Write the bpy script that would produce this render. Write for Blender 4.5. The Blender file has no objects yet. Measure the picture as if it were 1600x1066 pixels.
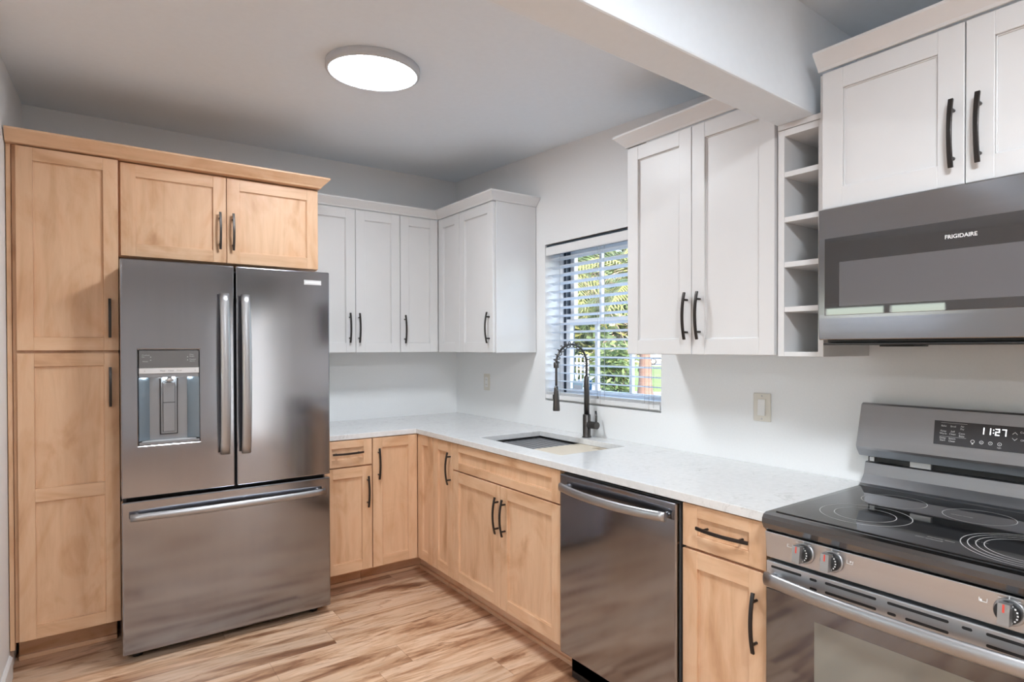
import bpy, bmesh, math, random
from mathutils import Vector, Matrix
random.seed(7)
S = bpy.context.scene
COL = S.collection
PI = math.pi

# ------------------------------------------------------------------ camera, sky, exposure
cam_d = bpy.data.cameras.new('camera'); cam = bpy.data.objects.new('camera', cam_d); COL.objects.link(cam)
YAW, PIT, ROL, FPX, PX, PY = 35.6542, -0.5094, -0.1232, 942.108, 6.9788, 18.7303
_y, _p, _r = (math.radians(a) for a in (YAW, PIT, ROL))
fw = Vector((math.sin(_y)*math.cos(_p), math.cos(_y)*math.cos(_p), math.sin(_p)))
rt = Vector((math.cos(_y), -math.sin(_y), 0)); up = rt.cross(fw)
rt2 = rt*math.cos(_r) + up*math.sin(_r); up2 = rt2.cross(fw)
M = Matrix((rt2, up2, -fw)).transposed().to_4x4(); M.translation = Vector((-2.2723, -3.9396, 1.3992))
cam.matrix_world = M
cam_d.sensor_fit = 'HORIZONTAL'; cam_d.sensor_width = 36.0
cam_d.lens = FPX/1600*36.0
cam_d.shift_x = -PX/1600; cam_d.shift_y = PY/1600
cam_d.clip_start = 0.05; cam_d.clip_end = 300
S.camera = cam

W = bpy.data.worlds.new('sky'); S.world = W; W.use_nodes = True
nt = W.node_tree; nt.nodes.clear()
wo = nt.nodes.new('ShaderNodeOutputWorld'); bg = nt.nodes.new('ShaderNodeBackground')
sky = nt.nodes.new('ShaderNodeTexSky'); sky.sky_type = 'NISHITA'; sky.sun_disc = False
sky.sun_elevation = math.radians(38); sky.sun_rotation = math.radians(197); sky.air_density = 1.0; sky.dust_density = 2.0
nt.links.new(sky.outputs[0], bg.inputs[0]); nt.links.new(bg.outputs[0], wo.inputs[0])
bg.inputs[1].default_value = 0.60

sun_d = bpy.data.lights.new('sun', 'SUN'); sun_d.energy = 2.2; sun_d.angle = 0.02; sun_d.color = (1, .93, .82)
sun = bpy.data.objects.new('sun', sun_d); COL.objects.link(sun)
sun.rotation_euler = Vector((.25, .8, -.52)).to_track_quat('-Z', 'Y').to_euler()     # high sun from behind the house onto the garden

vs = S.view_settings
S.display_settings.display_device = 'sRGB'
vs.view_transform = 'Standard'; vs.look = 'None'; vs.gamma = 1.0; vs.use_curve_mapping = False
vs.exposure = 1.42
LAMP_KITCHEN = 33.0
LAMP_FILL = 66.0
try:
    S.cycles.use_denoising = True; S.cycles.denoiser = 'OPENIMAGEDENOISE'
    S.cycles.max_bounces = 10; S.cycles.diffuse_bounces = 6; S.cycles.sample_clamp_indirect = 6.0
    S.cycles.caustics_reflective = False; S.cycles.caustics_refractive = False
except Exception: pass

# ------------------------------------------------------------------ material helpers
def new_mat(name):
    m = bpy.data.materials.new(name); m.use_nodes = True
    return m, m.node_tree, m.node_tree.nodes['Principled BSDF']
def N(t, kind, **kw):
    n = t.nodes.new(kind)
    for k, v in kw.items(): setattr(n, k, v)
    return n
def setin(n, **kw):
    for k, v in kw.items(): n.inputs[k.replace('_', ' ')].default_value = v
def ramp(t, fac, stops):
    r = N(t, 'ShaderNodeValToRGB'); el = r.color_ramp.elements
    while len(el) > 1: el.remove(el[-1])
    el[0].position = stops[0][0]; el[0].color = (*stops[0][1], 1)
    for p, c in stops[1:]:
        e = el.new(p); e.color = (*c, 1)
    t.links.new(fac, r.inputs[0]); return r.outputs[0]
def plain(name, col, rough=.5, metal=0.0, bump=0.0, bscale=60, spec=None, coat=0, ior=0):
    m, t, b = new_mat(name)
    setin(b, Base_Color=(*col, 1), Roughness=rough, Metallic=metal)
    if spec is not None: b.inputs['Specular IOR Level'].default_value = spec
    if ior: b.inputs['IOR'].default_value = ior
    if coat: b.inputs['Coat Weight'].default_value = coat; b.inputs['Coat Roughness'].default_value = .05
    tc = N(t, 'ShaderNodeTexCoord'); no = N(t, 'ShaderNodeTexNoise'); setin(no, Scale=bscale, Detail=4.0)
    t.links.new(tc.outputs['Object'], no.inputs['Vector'])
    mx = N(t, 'ShaderNodeMixRGB', blend_type='MULTIPLY'); mx.inputs[0].default_value = .05
    mx.inputs[1].default_value = (*col, 1); t.links.new(no.outputs[0], mx.inputs[2]); t.links.new(mx.outputs[0], b.inputs['Base Color'])
    if bump:
        bp = N(t, 'ShaderNodeBump'); setin(bp, Strength=bump, Distance=.002)
        t.links.new(no.outputs[0], bp.inputs['Height']); t.links.new(bp.outputs[0], b.inputs['Normal'])
    return m
def emit(name, col, s):
    m, t, b = new_mat(name); setin(b, Base_Color=(*col, 1))
    b.inputs['Emission Color'].default_value = (*col, 1); b.inputs['Emission Strength'].default_value = s
    return m
def wood(name, scale, tint=1.0):
    m, t, b = new_mat(name)
    tc = N(t, 'ShaderNodeTexCoord'); oi = N(t, 'ShaderNodeObjectInfo')
    mp = N(t, 'ShaderNodeMapping'); mp.inputs['Scale'].default_value = scale
    off = N(t, 'ShaderNodeVectorMath', operation='SCALE'); off.inputs[0].default_value = (7, 11, 5)
    t.links.new(oi.outputs['Random'], off.inputs['Scale'])
    ad = N(t, 'ShaderNodeVectorMath', operation='ADD')
    t.links.new(tc.outputs['Object'], ad.inputs[0]); t.links.new(off.outputs[0], ad.inputs[1])
    t.links.new(ad.outputs[0], mp.inputs['Vector'])
    g = N(t, 'ShaderNodeTexNoise'); setin(g, Scale=1.0, Detail=6.0, Roughness=.62, Distortion=.6)
    t.links.new(mp.outputs[0], g.inputs['Vector'])
    bl = N(t, 'ShaderNodeTexNoise'); setin(bl, Scale=5.0, Detail=5.0, Distortion=1.8)
    mp2 = N(t, 'ShaderNodeMapping'); mp2.inputs['Scale'].default_value = tuple(.35 + .65*min(1, s/26) for s in scale)
    t.links.new(ad.outputs[0], mp2.inputs['Vector']); t.links.new(mp2.outputs[0], bl.inputs['Vector'])
    c1 = ramp(t, g.outputs[0], [(.27, (.60*tint, .372*tint, .222*tint)), (.5, (.695*tint, .455*tint, .287*tint)), (.75, (.75*tint, .508*tint, .335*tint))])
    c2 = ramp(t, bl.outputs[0], [(.25, (.74, .64, .56)), (.40, (.93, .87, .82)), (.50, (1, 1, 1)), (.60, (1.0, .97, .95)), (.70, (.93, .84, .77)), (.8, (1, .96, .92))])
    mx = N(t, 'ShaderNodeMixRGB', blend_type='MULTIPLY'); mx.inputs[0].default_value = 1.0
    t.links.new(c1, mx.inputs[1]); t.links.new(c2, mx.inputs[2]); t.links.new(mx.outputs[0], b.inputs['Base Color'])
    setin(b, Roughness=.42); b.inputs['Specular IOR Level'].default_value = .35
    bp = N(t, 'ShaderNodeBump'); setin(bp, Strength=.06, Distance=.001)
    t.links.new(g.outputs[0], bp.inputs['Height']); t.links.new(bp.outputs[0], b.inputs['Normal'])
    return m
def steel(name, col, rough, brush, wav=.35, wscale=1.6):
    m, t, b = new_mat(name); setin(b, Metallic=1.0)
    tc = N(t, 'ShaderNodeTexCoord')
    mp = N(t, 'ShaderNodeMapping'); mp.inputs['Scale'].default_value = brush
    t.links.new(tc.outputs['Object'], mp.inputs['Vector'])
    g = N(t, 'ShaderNodeTexNoise'); setin(g, Scale=1.0, Detail=3.0); t.links.new(mp.outputs[0], g.inputs['Vector'])
    w = N(t, 'ShaderNodeTexNoise'); setin(w, Scale=wscale, Detail=1.0); t.links.new(tc.outputs['Object'], w.inputs['Vector'])
    c = ramp(t, g.outputs[0], [(.3, tuple(x*.985 for x in col)), (.7, tuple(x*1.015 for x in col))])
    t.links.new(c, b.inputs['Base Color'])
    mr = N(t, 'ShaderNodeMapRange'); setin(mr, To_Min=rough*.85, To_Max=rough*1.2)
    t.links.new(g.outputs[0], mr.inputs['Value']); t.links.new(mr.outputs[0], b.inputs['Roughness'])
    b1 = N(t, 'ShaderNodeBump'); setin(b1, Strength=wav, Distance=.02); t.links.new(w.outputs[0], b1.inputs['Height'])
    b2 = N(t, 'ShaderNodeBump'); setin(b2, Strength=.008, Distance=.0005); t.links.new(g.outputs[0], b2.inputs['Height'])
    t.links.new(b1.outputs[0], b2.inputs['Normal']); t.links.new(b2.outputs[0], b.inputs['Normal'])
    return m

MT = {}
MT['wall'] = plain('wall_paint', (.825, .838, .845), .6, bump=.05, bscale=120)
MT['ceil'] = plain('ceiling_paint', (.80, .872, .94), .75, bump=.12, bscale=40)
MT['cab'] = plain('white_lacquer', (.70, .705, .71), .36, bscale=9)
MT['cab_in'] = plain('white_melamine', (.70, .70, .69), .5)
MT['trim'] = plain('white_trim', (.80, .80, .80), .4)
MT['wv'] = wood('maple_vertical', (20, 20, 2.2))
MT['wh'] = wood('maple_horizontal', (2.2, 2.2, 20))
MT['handle'] = plain('bronze_black', (.045, .040, .038), .34, .75)
MT['steel'] = steel('black_stainless', (.32, .325, .352), .115, (40, 40, 1.0))
MT['steel_h'] = steel('black_stainless_sideways', (.34, .345, .365), .16, (2, 2, 90), .12)
MT['steel_r'] = steel('range_stainless', (.38, .39, .41), .3, (2, 2, 90), .1)
MT['steel_p'] = steel('range_front_stainless', (.60, .62, .65), .36, (2, 2, 90), .1)
MT['steel_dk'] = steel('dark_bullnose', (.20, .20, .205), .17, (2, 2, 90), .2)
MT['steel_lt'] = steel('satin_steel', (.42, .42, .43), .38, (3, 3, 40), .0)
MT['side'] = plain('dark_grey_enamel', (.075, .073, .075), .42)
MT['black'] = plain('black_plastic', (.012, .012, .013), .4)
MT['gasket'] = plain('black_rubber', (.008, .008, .008), .7)
MT['glass_blk'] = plain('black_glass', (.012, .012, .013), .045, bscale=5, ior=2.3)
MT['glass_mw'] = plain('smoked_door_glass', (.030, .029, .031), .025, bscale=5, ior=2.1)
MT['mesh_mw'] = plain('grey_screened_glass', (.115, .112, .12), .04, bscale=5, ior=2.0)
MT['mesh_ov'] = plain('pale_oven_window_glass', (.20, .20, .17), .07, bscale=5, ior=2.0)
MT['glass_oven'] = plain('smoked_oven_glass', (.04, .033, .031), .06, bscale=5, ior=2.3)
MT['panel_grey'] = plain('grey_control_glass', (.13, .128, .128), .2)
MT['panel_dark'] = plain('dark_display_glass', (.05, .05, .054), .15)
MT['lit'] = plain('pale_print', (.72, .72, .72), .6)
MT['print_d'] = plain('dim_print', (.42, .42, .42), .6)
MT['red'] = plain('red_print', (.6, .06, .04), .5)
MT['led'] = emit('clock_led', (.95, .97, 1), 1.1)
MT['silver'] = plain('pale_silver', (.62, .62, .63), .35, .5)
MT['gunmetal'] = plain('gunmetal', (.10, .095, .092), .3, .9)
MT['sinkdark'] = plain('dark_sink_steel', (.07, .07, .072), .35, .7)
MT['rackm'] = plain('rack_steel', (.22, .225, .24), .34, .5)
MT['board'] = plain('bamboo', (.70, .62, .50), .5)
MT['almond'] = plain('almond_plastic', (.70, .67, .60), .4)
MT['white_pl'] = plain('white_plastic', (.80, .80, .79), .35)
MT['lampframe'] = plain('lamp_grey', (.56, .58, .61), .45)
MT['diff'] = emit('lamp_diffuser', (.90, .95, 1), LAMP_KITCHEN)
MT['diff_fill'] = emit('fill_lamp_diffuser', (.89, .945, 1), LAMP_FILL)
MT['slat'] = plain('blind_white', (.86, .88, .90), .45)
_b = MT['slat'].node_tree; _tl = _b.nodes.new('ShaderNodeBsdfTranslucent'); _tl.inputs[0].default_value = (.80, .84, .88, 1)
_mx = _b.nodes.new('ShaderNodeMixShader'); _mx.inputs[0].default_value = .42
_b.links.new(_b.nodes['Principled BSDF'].outputs[0], _mx.inputs[1]); _b.links.new(_tl.outputs[0], _mx.inputs[2]); _b.links.new(_mx.outputs[0], _b.nodes['Material Output'].inputs[0])
MT['vinyl'] = plain('white_vinyl', (.80, .81, .82), .4)
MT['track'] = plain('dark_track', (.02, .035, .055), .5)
MT['cord'] = plain('blind_cord', (.45, .45, .45), .7)
MT['dl'] = plain('dispenser_grey', (.26, .265, .28), .28, .5)
MT['dblue'] = plain('dispenser_side', (.26, .31, .35), .2, .5)
MT['ice'] = emit('dispenser_lamp', (.75, .9, 1), 34.0)
MT['lawn'] = plain('lawn', (.12, .19, .035), .9, bscale=3)
MT['pave'] = plain('pale_paving', (.25, .245, .24), .9, bscale=3)
MT['bark'] = plain('brown_bark', (.17, .10, .075), .9, bump=.2, bscale=20)
MT['bark2'] = plain('pinkish_bark', (.24, .17, .135), .9, bump=.2, bscale=20)
MT['leafy'] = plain('yellow_green_leaf', (.16, .16, .045), .6, bscale=8)
MT['leafd'] = plain('dark_green_leaf', (.045, .075, .022), .6, bscale=8)
MT['leafm'] = plain('mid_green_leaf', (.09, .125, .04), .6, bscale=8)
MT['leafb'] = plain('dry_frond', (.27, .205, .14), .7, bscale=8)
MT['carw'] = plain('white_car_paint', (.75, .75, .76), .2, coat=.6)
MT['tyre'] = plain('tyre', (.01, .01, .01), .7)
MT['blue'] = plain('sticker_blue', (.08, .25, .48), .5)
MT['sky_st'] = plain('sticker_pale', (.50, .66, .72), .5)

def glass_mat():
    m, t, b = new_mat('window_glass')
    tr = N(t, 'ShaderNodeBsdfTransparent'); tr.inputs[0].default_value = (.97, .985, .98, 1)
    gl = N(t, 'ShaderNodeBsdfGlossy'); gl.inputs['Roughness'].default_value = .02
    lw = N(t, 'ShaderNodeLayerWeight'); pw = N(t, 'ShaderNodeMath', operation='POWER'); pw.inputs[1].default_value = 4.0; t.links.new(lw.outputs['Facing'], pw.inputs[0])
    ma = N(t, 'ShaderNodeMath', operation='MULTIPLY_ADD'); ma.inputs[1].default_value = .55; ma.inputs[2].default_value = .025; t.links.new(pw.outputs[0], ma.inputs[0])
    mx = N(t, 'ShaderNodeMixShader'); t.links.new(ma.outputs[0], mx.inputs[0])
    t.links.new(tr.outputs[0], mx.inputs[1]); t.links.new(gl.outputs[0], mx.inputs[2])
    t.links.new(mx.outputs[0], t.nodes['Material Output'].inputs[0]); return m
MT['glass'] = glass_mat()

def quartz_mat():
    m, t, b = new_mat('white_quartz')
    tc = N(t, 'ShaderNodeTexCoord')
    n1 = N(t, 'ShaderNodeTexNoise'); setin(n1, Scale=5.0, Detail=7.0, Roughness=.6, Distortion=1.6)
    n2 = N(t, 'ShaderNodeTexNoise'); setin(n2, Scale=55.0, Detail=3.0)
    n3 = N(t, 'ShaderNodeTexNoise'); setin(n3, Scale=6.5, Detail=2.0)
    for n in (n1, n2, n3): t.links.new(tc.outputs['Object'], n.inputs['Vector'])
    v = ramp(t, n1.outputs[0], [(.485, (1, 1, 1)), (.5, (.80, .795, .785)), (.515, (1, 1, 1))])
    msk = ramp(t, n3.outputs[0], [(.50, (0, 0, 0)), (.62, (1, 1, 1))])
    s = ramp(t, n2.outputs[0], [(.35, (.68, .685, .685)), (.6, (.72, .725, .725))])
    mx = N(t, 'ShaderNodeMixRGB', blend_type='MULTIPLY')
    t.links.new(msk, mx.inputs[0]); t.links.new(s, mx.inputs[1]); t.links.new(v, mx.inputs[2]); t.links.new(mx.outputs[0], b.inputs['Base Color'])
    setin(b, Roughness=.16); return m
MT['quartz'] = quartz_mat()

def floor_mat():
    m, t, b = new_mat('oak_plank_floor')
    ge = N(t, 'ShaderNodeNewGeometry'); sp = N(t, 'ShaderNodeSeparateXYZ'); t.links.new(ge.outputs['Position'], sp.inputs[0])
    def mth(op, a, bb=None, c=None):
        n = N(t, 'ShaderNodeMath', operation=op)
        for i, v in enumerate((a, bb, c)):
            if v is None: continue
            if isinstance(v, (int, float)): n.inputs[i].default_value = v
            else: t.links.new(v, n.inputs[i])
        return n.outputs[0]
    ry = mth('MULTIPLY', mth('ADD', sp.outputs[1], 20.03), 1/.18); row = mth('FLOOR', ry); fy = mth('FRACT', ry)
    wn = N(t, 'ShaderNodeTexWhiteNoise', noise_dimensions='1D'); t.links.new(row, wn.inputs['W'])
    xs = mth('ADD', mth('MULTIPLY', sp.outputs[0], 1/1.22), mth('MULTIPLY', wn.outputs[0], 9.0)); pid = mth('FLOOR', xs); fx = mth('FRACT', xs)
    cb = N(t, 'ShaderNodeCombineXYZ'); t.links.new(row, cb.inputs[0]); t.links.new(pid, cb.inputs[1])
    wn2 = N(t, 'ShaderNodeTexWhiteNoise', noise_dimensions='3D'); t.links.new(cb.outputs[0], wn2.inputs['Vector'])
    rid = wn2.outputs[0]
    cc = N(t, 'ShaderNodeCombineXYZ')
    t.links.new(mth('ADD', mth('MULTIPLY', sp.outputs[0], .75), mth('MULTIPLY', rid, 37.0)), cc.inputs[0])
    t.links.new(mth('MULTIPLY', sp.outputs[1], 5.6), cc.inputs[1]); t.links.new(mth('MULTIPLY', rid, 23.0), cc.inputs[2])
    g = N(t, 'ShaderNodeTexNoise'); setin(g, Scale=1.0, Detail=8.0, Roughness=.6, Distortion=1.7); t.links.new(cc.outputs[0], g.inputs['Vector'])
    cf = N(t, 'ShaderNodeCombineXYZ')
    t.links.new(mth('MULTIPLY', sp.outputs[0], 6.0), cf.inputs[0]); t.links.new(mth('MULTIPLY', sp.outputs[1], 110.0), cf.inputs[1]); t.links.new(rid, cf.inputs[2])
    f = N(t, 'ShaderNodeTexNoise'); setin(f, Scale=1.0, Detail=4.0); t.links.new(cf.outputs[0], f.inputs['Vector'])
    c = ramp(t, g.outputs[0], [(.30, (.16, .07, .036)), (.39, (.33, .165, .088)), (.46, (.57, .345, .205)), (.52, (.71, .48, .315)), (.585, (.76, .54, .38)), (.64, (.63, .425, .285)), (.70, (.37, .20, .112))])
    hs = N(t, 'ShaderNodeHueSaturation'); t.links.new(c, hs.inputs['Color'])
    t.links.new(mth('MULTIPLY_ADD', rid, .24, .88), hs.inputs['Value']); hs.inputs['Saturation'].default_value = .98
    fm = ramp(t, f.outputs[0], [(.3, (.82, .80, .78)), (.6, (1, 1, 1))])
    m1 = N(t, 'ShaderNodeMixRGB', blend_type='MULTIPLY'); m1.inputs[0].default_value = .6
    t.links.new(hs.outputs[0], m1.inputs[1]); t.links.new(fm, m1.inputs[2])
    ck_ = N(t, 'ShaderNodeCombineXYZ'); t.links.new(mth('ADD', mth('MULTIPLY', sp.outputs[0], 3.2), mth('MULTIPLY', rid, 51.0)), ck_.inputs[0]); t.links.new(mth('MULTIPLY', sp.outputs[1], 16.0), ck_.inputs[1])
    kn = N(t, 'ShaderNodeTexNoise'); setin(kn, Scale=1.0, Detail=5.0, Roughness=.65, Distortion=2.2); t.links.new(ck_.outputs[0], kn.inputs['Vector'])
    kd = ramp(t, kn.outputs[0], [(.30, (.50, .40, .34)), (.40, (.86, .80, .76)), (.47, (1, 1, 1)), (.60, (1, 1, 1)), (.70, (.95, 1.02, 1.10))])
    m0 = N(t, 'ShaderNodeMixRGB', blend_type='MULTIPLY'); m0.inputs[0].default_value = .85; t.links.new(m1.outputs[0], m0.inputs[1]); t.links.new(kd, m0.inputs[2]); m1 = m0
    seam = mth('MAXIMUM', mth('LESS_THAN', mth('MINIMUM', fy, mth('SUBTRACT', 1.0, fy)), .008), mth('LESS_THAN', mth('MINIMUM', fx, mth('SUBTRACT', 1.0, fx)), .0011))
    m2 = N(t, 'ShaderNodeMixRGB', blend_type='MULTIPLY'); t.links.new(mth('MULTIPLY', seam, .35), m2.inputs[0])
    t.links.new(m1.outputs[0], m2.inputs[1]); m2.inputs[2].default_value = (.25, .15, .1, 1)
    t.links.new(m2.outputs[0], b.inputs['Base Color']); setin(b, Roughness=.38)
    bp = N(t, 'ShaderNodeBump'); setin(bp, Strength=.12, Distance=.001); t.links.new(f.outputs[0], bp.inputs['Height']); t.links.new(bp.outputs[0], b.inputs['Normal'])
    return m
MT['floor'] = floor_mat()

# ------------------------------------------------------------------ mesh helpers
class G:
    """collects shapes (world coordinates) that become one mesh object"""
    def __init__(self, *mats):
        self.bm = bmesh.new(); self.mats = list(mats)
    def quad(self, vs, m=0):
        f = self.bm.faces.new([self.bm.verts.new(v) for v in vs]); f.material_index = m; return f
    def box(self, x0, x1, y0, y1, z0, z1, m=0):
        v = [self.bm.verts.new((x, y, z)) for x in sorted((x0, x1)) for y in sorted((y0, y1)) for z in sorted((z0, z1))]
        for q in ((0, 1, 3, 2), (4, 6, 7, 5), (0, 4, 5, 1), (2, 3, 7, 6), (0, 2, 6, 4), (1, 5, 7, 3)):
            f = self.bm.faces.new([v[i] for i in q]); f.material_index = m
        return self
    def prism(self, pts, ext, m=0):
        """pts: 3d polygon, extruded by vector ext"""
        e = Vector(ext); a = [self.bm.verts.new(p) for p in pts]; b = [self.bm.verts.new(Vector(p)+e) for p in pts]
        n = len(pts); fs = [self.bm.faces.new(a), self.bm.faces.new(b[::-1])]
        for i in range(n): fs.append(self.bm.faces.new((a[i], a[(i+1) % n], b[(i+1) % n], b[i])))
        for f in fs: f.material_index = m
        return self
    def rings(self, rings, m=0, caps=True, closed=True, smooth=True):
        R = [[self.bm.verts.new(p) for p in r] for r in rings]; n = len(R[0])
        for a, b in zip(R, R[1:]):
            for i in range(n if closed else n-1):
                f = self.bm.faces.new((a[i], a[(i+1) % n], b[(i+1) % n], b[i])); f.material_index = m; f.smooth = smooth
        if caps:
            for r in (R[0], R[-1][::-1]):
                f = self.bm.faces.new(r); f.material_index = m
        return self
    def tube(self, path, r, seg=12, m=0, caps=True):
        P = [Vector(p) for p in path]; rs = r if isinstance(r, (list, tuple)) else [r]*len(P)
        rings = []; t0 = (P[1]-P[0]).normalized(); side = t0.orthogonal().normalized()
        for i, p in enumerate(P):
            t = (P[min(i+1, len(P)-1)]-P[max(i-1, 0)]).normalized()
            side = (side - t*side.dot(t)).normalized(); bn = t.cross(side)
            rings.append([p + (side*math.cos(2*PI*k/seg) + bn*math.sin(2*PI*k/seg))*rs[i] for k in range(seg)])
        return self.rings(rings, m, caps)
    def cyl(self, p0, p1, r0, r1=None, seg=24, m=0):
        return self.tube([p0, p1], [r0, r0 if r1 is None else r1], seg, m)
    def sweep(self, path, side, prof, m=0, smooth=True):
        """profile (a along side, b along side x tangent) carried along a path"""
        P = [Vector(p) for p in path]; s = Vector(side).normalized(); rings = []
        for i, p in enumerate(P):
            t = (P[min(i+1, len(P)-1)]-P[max(i-1, 0)]).normalized(); n = s.cross(t).normalized()
            pr = prof(i/(len(P)-1)) if callable(prof) else prof
            rings.append([p + s*a + n*b for a, b in pr])
        return self.rings(rings, m, True, True, smooth)
    def grid(self, ub, vb, cells, d0, d1, fn, m=0):
        """plate with missing cells; fn(u, v, d) -> point"""
        vt = {}
        def V(i, j, k):
            if (i, j, k) not in vt: vt[i, j, k] = self.bm.verts.new(fn(ub[i], vb[j], (d0, d1)[k]))
            return vt[i, j, k]
        cs = set(cells)
        def F(*q):
            f = self.bm.faces.new([V(*a) for a in q]); f.material_index = m
        for i, j in cs:
            F((i, j, 0), (i, j+1, 0), (i+1, j+1, 0), (i+1, j, 0)); F((i, j, 1), (i+1, j, 1), (i+1, j+1, 1), (i, j+1, 1))
            if (i-1, j) not in cs: F((i, j, 0), (i, j, 1), (i, j+1, 1), (i, j+1, 0))
            if (i+1, j) not in cs: F((i+1, j, 0), (i+1, j+1, 0), (i+1, j+1, 1), (i+1, j, 1))
            if (i, j-1) not in cs: F((i, j, 0), (i+1, j, 0), (i+1, j, 1), (i, j, 1))
            if (i, j+1) not in cs: F((i, j+1, 0), (i, j+1, 1), (i+1, j+1, 1), (i+1, j+1, 0))
        return self
    def build(self, name, parent=None, bevel=0.0, label=None, recalc=True, seg=2, origin=None):
        bm = self.bm
        if recalc: bmesh.ops.recalc_face_normals(bm, faces=bm.faces[:])
        org = Vector((0, 0, 0))
        if parent is not None:
            p = parent
            while p is not None: org += Vector(p.location); p = p.parent
        else:
            if origin is None:
                xs = [v.co for v in bm.verts]
                org = Vector((sum(v.x for v in xs)/len(xs), sum(v.y for v in xs)/len(xs), min(v.z for v in xs)))
            else: org = Vector(origin)
        bmesh.ops.translate(bm, verts=bm.verts[:], vec=-org)
        me = bpy.data.meshes.new(name); bm.to_mesh(me); bm.free()
        for mt in self.mats: me.materials.append(mt)
        o = bpy.data.objects.new(name, me); COL.objects.link(o)
        if parent is not None: o.parent = parent
        else: o.location = org
        if bevel:
            b = o.modifiers.new('bevel', 'BEVEL'); b.width = bevel; b.segments = seg; b.limit_method = 'ANGLE'; b.angle_limit = math.radians(40)
            b.harden_normals = False
        if label: o['label'] = label
        return o
def thing(name, label, cat, loc=(0, 0, 0), group=None):
    o = bpy.data.objects.new(name, None); COL.objects.link(o); o.location = loc; o.empty_display_size = .1
    o['label'] = label; o['category'] = cat
    if group: o['group'] = group
    return o
def tag(o, label, cat, group=None, kind=None):
    o['label'] = label; o['category'] = cat
    if group: o['group'] = group
    if kind: o['kind'] = kind
    return o
def struct(o, label=None):
    o['kind'] = 'structure'
    if label: o['label'] = label
    return o
# two cabinet runs: B along the back wall (u = x, facing -y), R along the right wall (u = y, facing -x); d is the depth from the wall
def P(run, u, d, z): return (u, -d, z) if run == 'B' else (-d, u, z)
def rb(g, run, u0, u1, d0, d1, z0, z1, m=0):
    a = P(run, u0, d0, z0); b = P(run, u1, d1, z1); g.box(a[0], b[0], a[1], b[1], a[2], b[2], m); return g
def shaker(run, u0, u1, z0, z1, d, parent, name='door', mats=None, fw=.06, t=.02, rec=.011, mids=(), rail=None):
    g = G(*(mats or (MT['cab'], MT['cab'])))
    u0, u1 = sorted((u0, u1)); rl = rail or fw
    rb(g, run, u0, u0+fw, d-t, d, z0, z1, 0); rb(g, run, u1-fw, u1, d-t, d, z0, z1, 0)
    e = .0004
    zs = [(z0, z0+rl)] + list(mids) + [(z1-rl, z1)]
    for a, b in zs: rb(g, run, u0+fw-e, u1-fw+e, d-t, d-e, a, b, 1)
    rb(g, run, u0+fw-.004, u1-fw+.004, d-t+.002, d-rec, z0+rl-.004, z1-rl+.004, 0)
    # small inner bead around each panel
    ws = .004
    for (a, b), (c, e2) in zip(zs, zs[1:]):
        zz0, zz1 = b, c
        for (ua, ub, za, zb) in ((u0+fw, u0+fw+ws, zz0, zz1), (u1-fw-ws, u1-fw, zz0, zz1), (u0+fw, u1-fw, zz0, zz0+ws), (u0+fw, u1-fw, zz1-ws, zz1)):
            rb(g, run, ua, ub, d-rec-.001, d-rec+.004, za, zb, 0)
    return g.build(name, parent, bevel=.0016)
def pull(run, u, z, d, parent, L=.184, vert=True, sag=.013, w=.011, posts=.128, name='handle'):
    """arched bar pull on two posts; u, z is its centre"""
    g = G(MT['handle']); n = 14; path = []
    for i in range(n+1):
        s = i/n*2-1; out = d + .020 + sag*(1-s*s)
        path.append(P(run, u, out, z+s*L/2) if vert else P(run, u+s*L/2, out, z))
    side = Vector(P(run, 1, 0, 0)) if vert else Vector((0, 0, 1))
    g.sweep(path, side, [(-w/2, -.0035), (w/2, -.0035), (w/2, .0035), (-w/2, .0035)], smooth=False)
    for s in (-1, 1):
        q = s*posts/L; out = d + .020 + sag*(1-q*q)
        a = (u, z+s*posts/2) if vert else (u+s*posts/2, z)
        g.cyl(P(run, a[0], d-.0005, a[1]), P(run, a[0], out, a[1]), .0045, seg=12)
    return g.build(name, parent, bevel=.0012, label='dark bronze arched bar handle')
def offset_path(path, off):
    out = []
    n = len(path)
    for i in range(n):
        p = Vector(path[i])
        ds = []
        if i > 0: ds.append((Vector(path[i])-Vector(path[i-1])).normalized())
        if i < n-1: ds.append((Vector(path[i+1])-Vector(path[i])).normalized())
        ns = [Vector((d.y, -d.x)) for d in ds]
        if len(ns) == 1: out.append(p+ns[0]*off)
        else:
            b = (ns[0]+ns[1]).normalized(); out.append(p + b*off/max(.2, b.dot(ns[0])))
    return out
def crown(g, path, prof, z, m=0):
    """cornice: profile (out, height) mitred along a plan path; out is to the right of the walking direction"""
    offs = [[(*offset_path(path, o)[i], z+h) for o, h in prof] for i in range(len(path))]
    g.rings(offs, m, True, True, False); return g
def text(g, s, org, ux, uy, size, m=0, depth=.0004, align='LEFT', bold=0.0):
    cu = bpy.data.curves.new('t', 'FONT'); cu.body = s; cu.size = size; cu.align_x = align; cu.offset = bold
    ob = bpy.data.objects.new('t', cu); COL.objects.link(ob)
    bpy.context.view_layer.update()
    me = bpy.data.meshes.new_from_object(ob.evaluated_get(bpy.context.evaluated_depsgraph_get()))
    X = Vector(ux).normalized(); Y = Vector(uy).normalized(); Z = X.cross(Y)
    vm = [g.bm.verts.new(Vector(org)+X*v.co.x+Y*v.co.y+Z*depth) for v in me.vertices]
    for p in me.polygons:
        try:
            f = g.bm.faces.new([vm[i] for i in p.vertices]); f.material_index = m
        except ValueError: pass
    bpy.data.objects.remove(ob); bpy.data.curves.remove(cu); bpy.data.meshes.remove(me)
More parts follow.
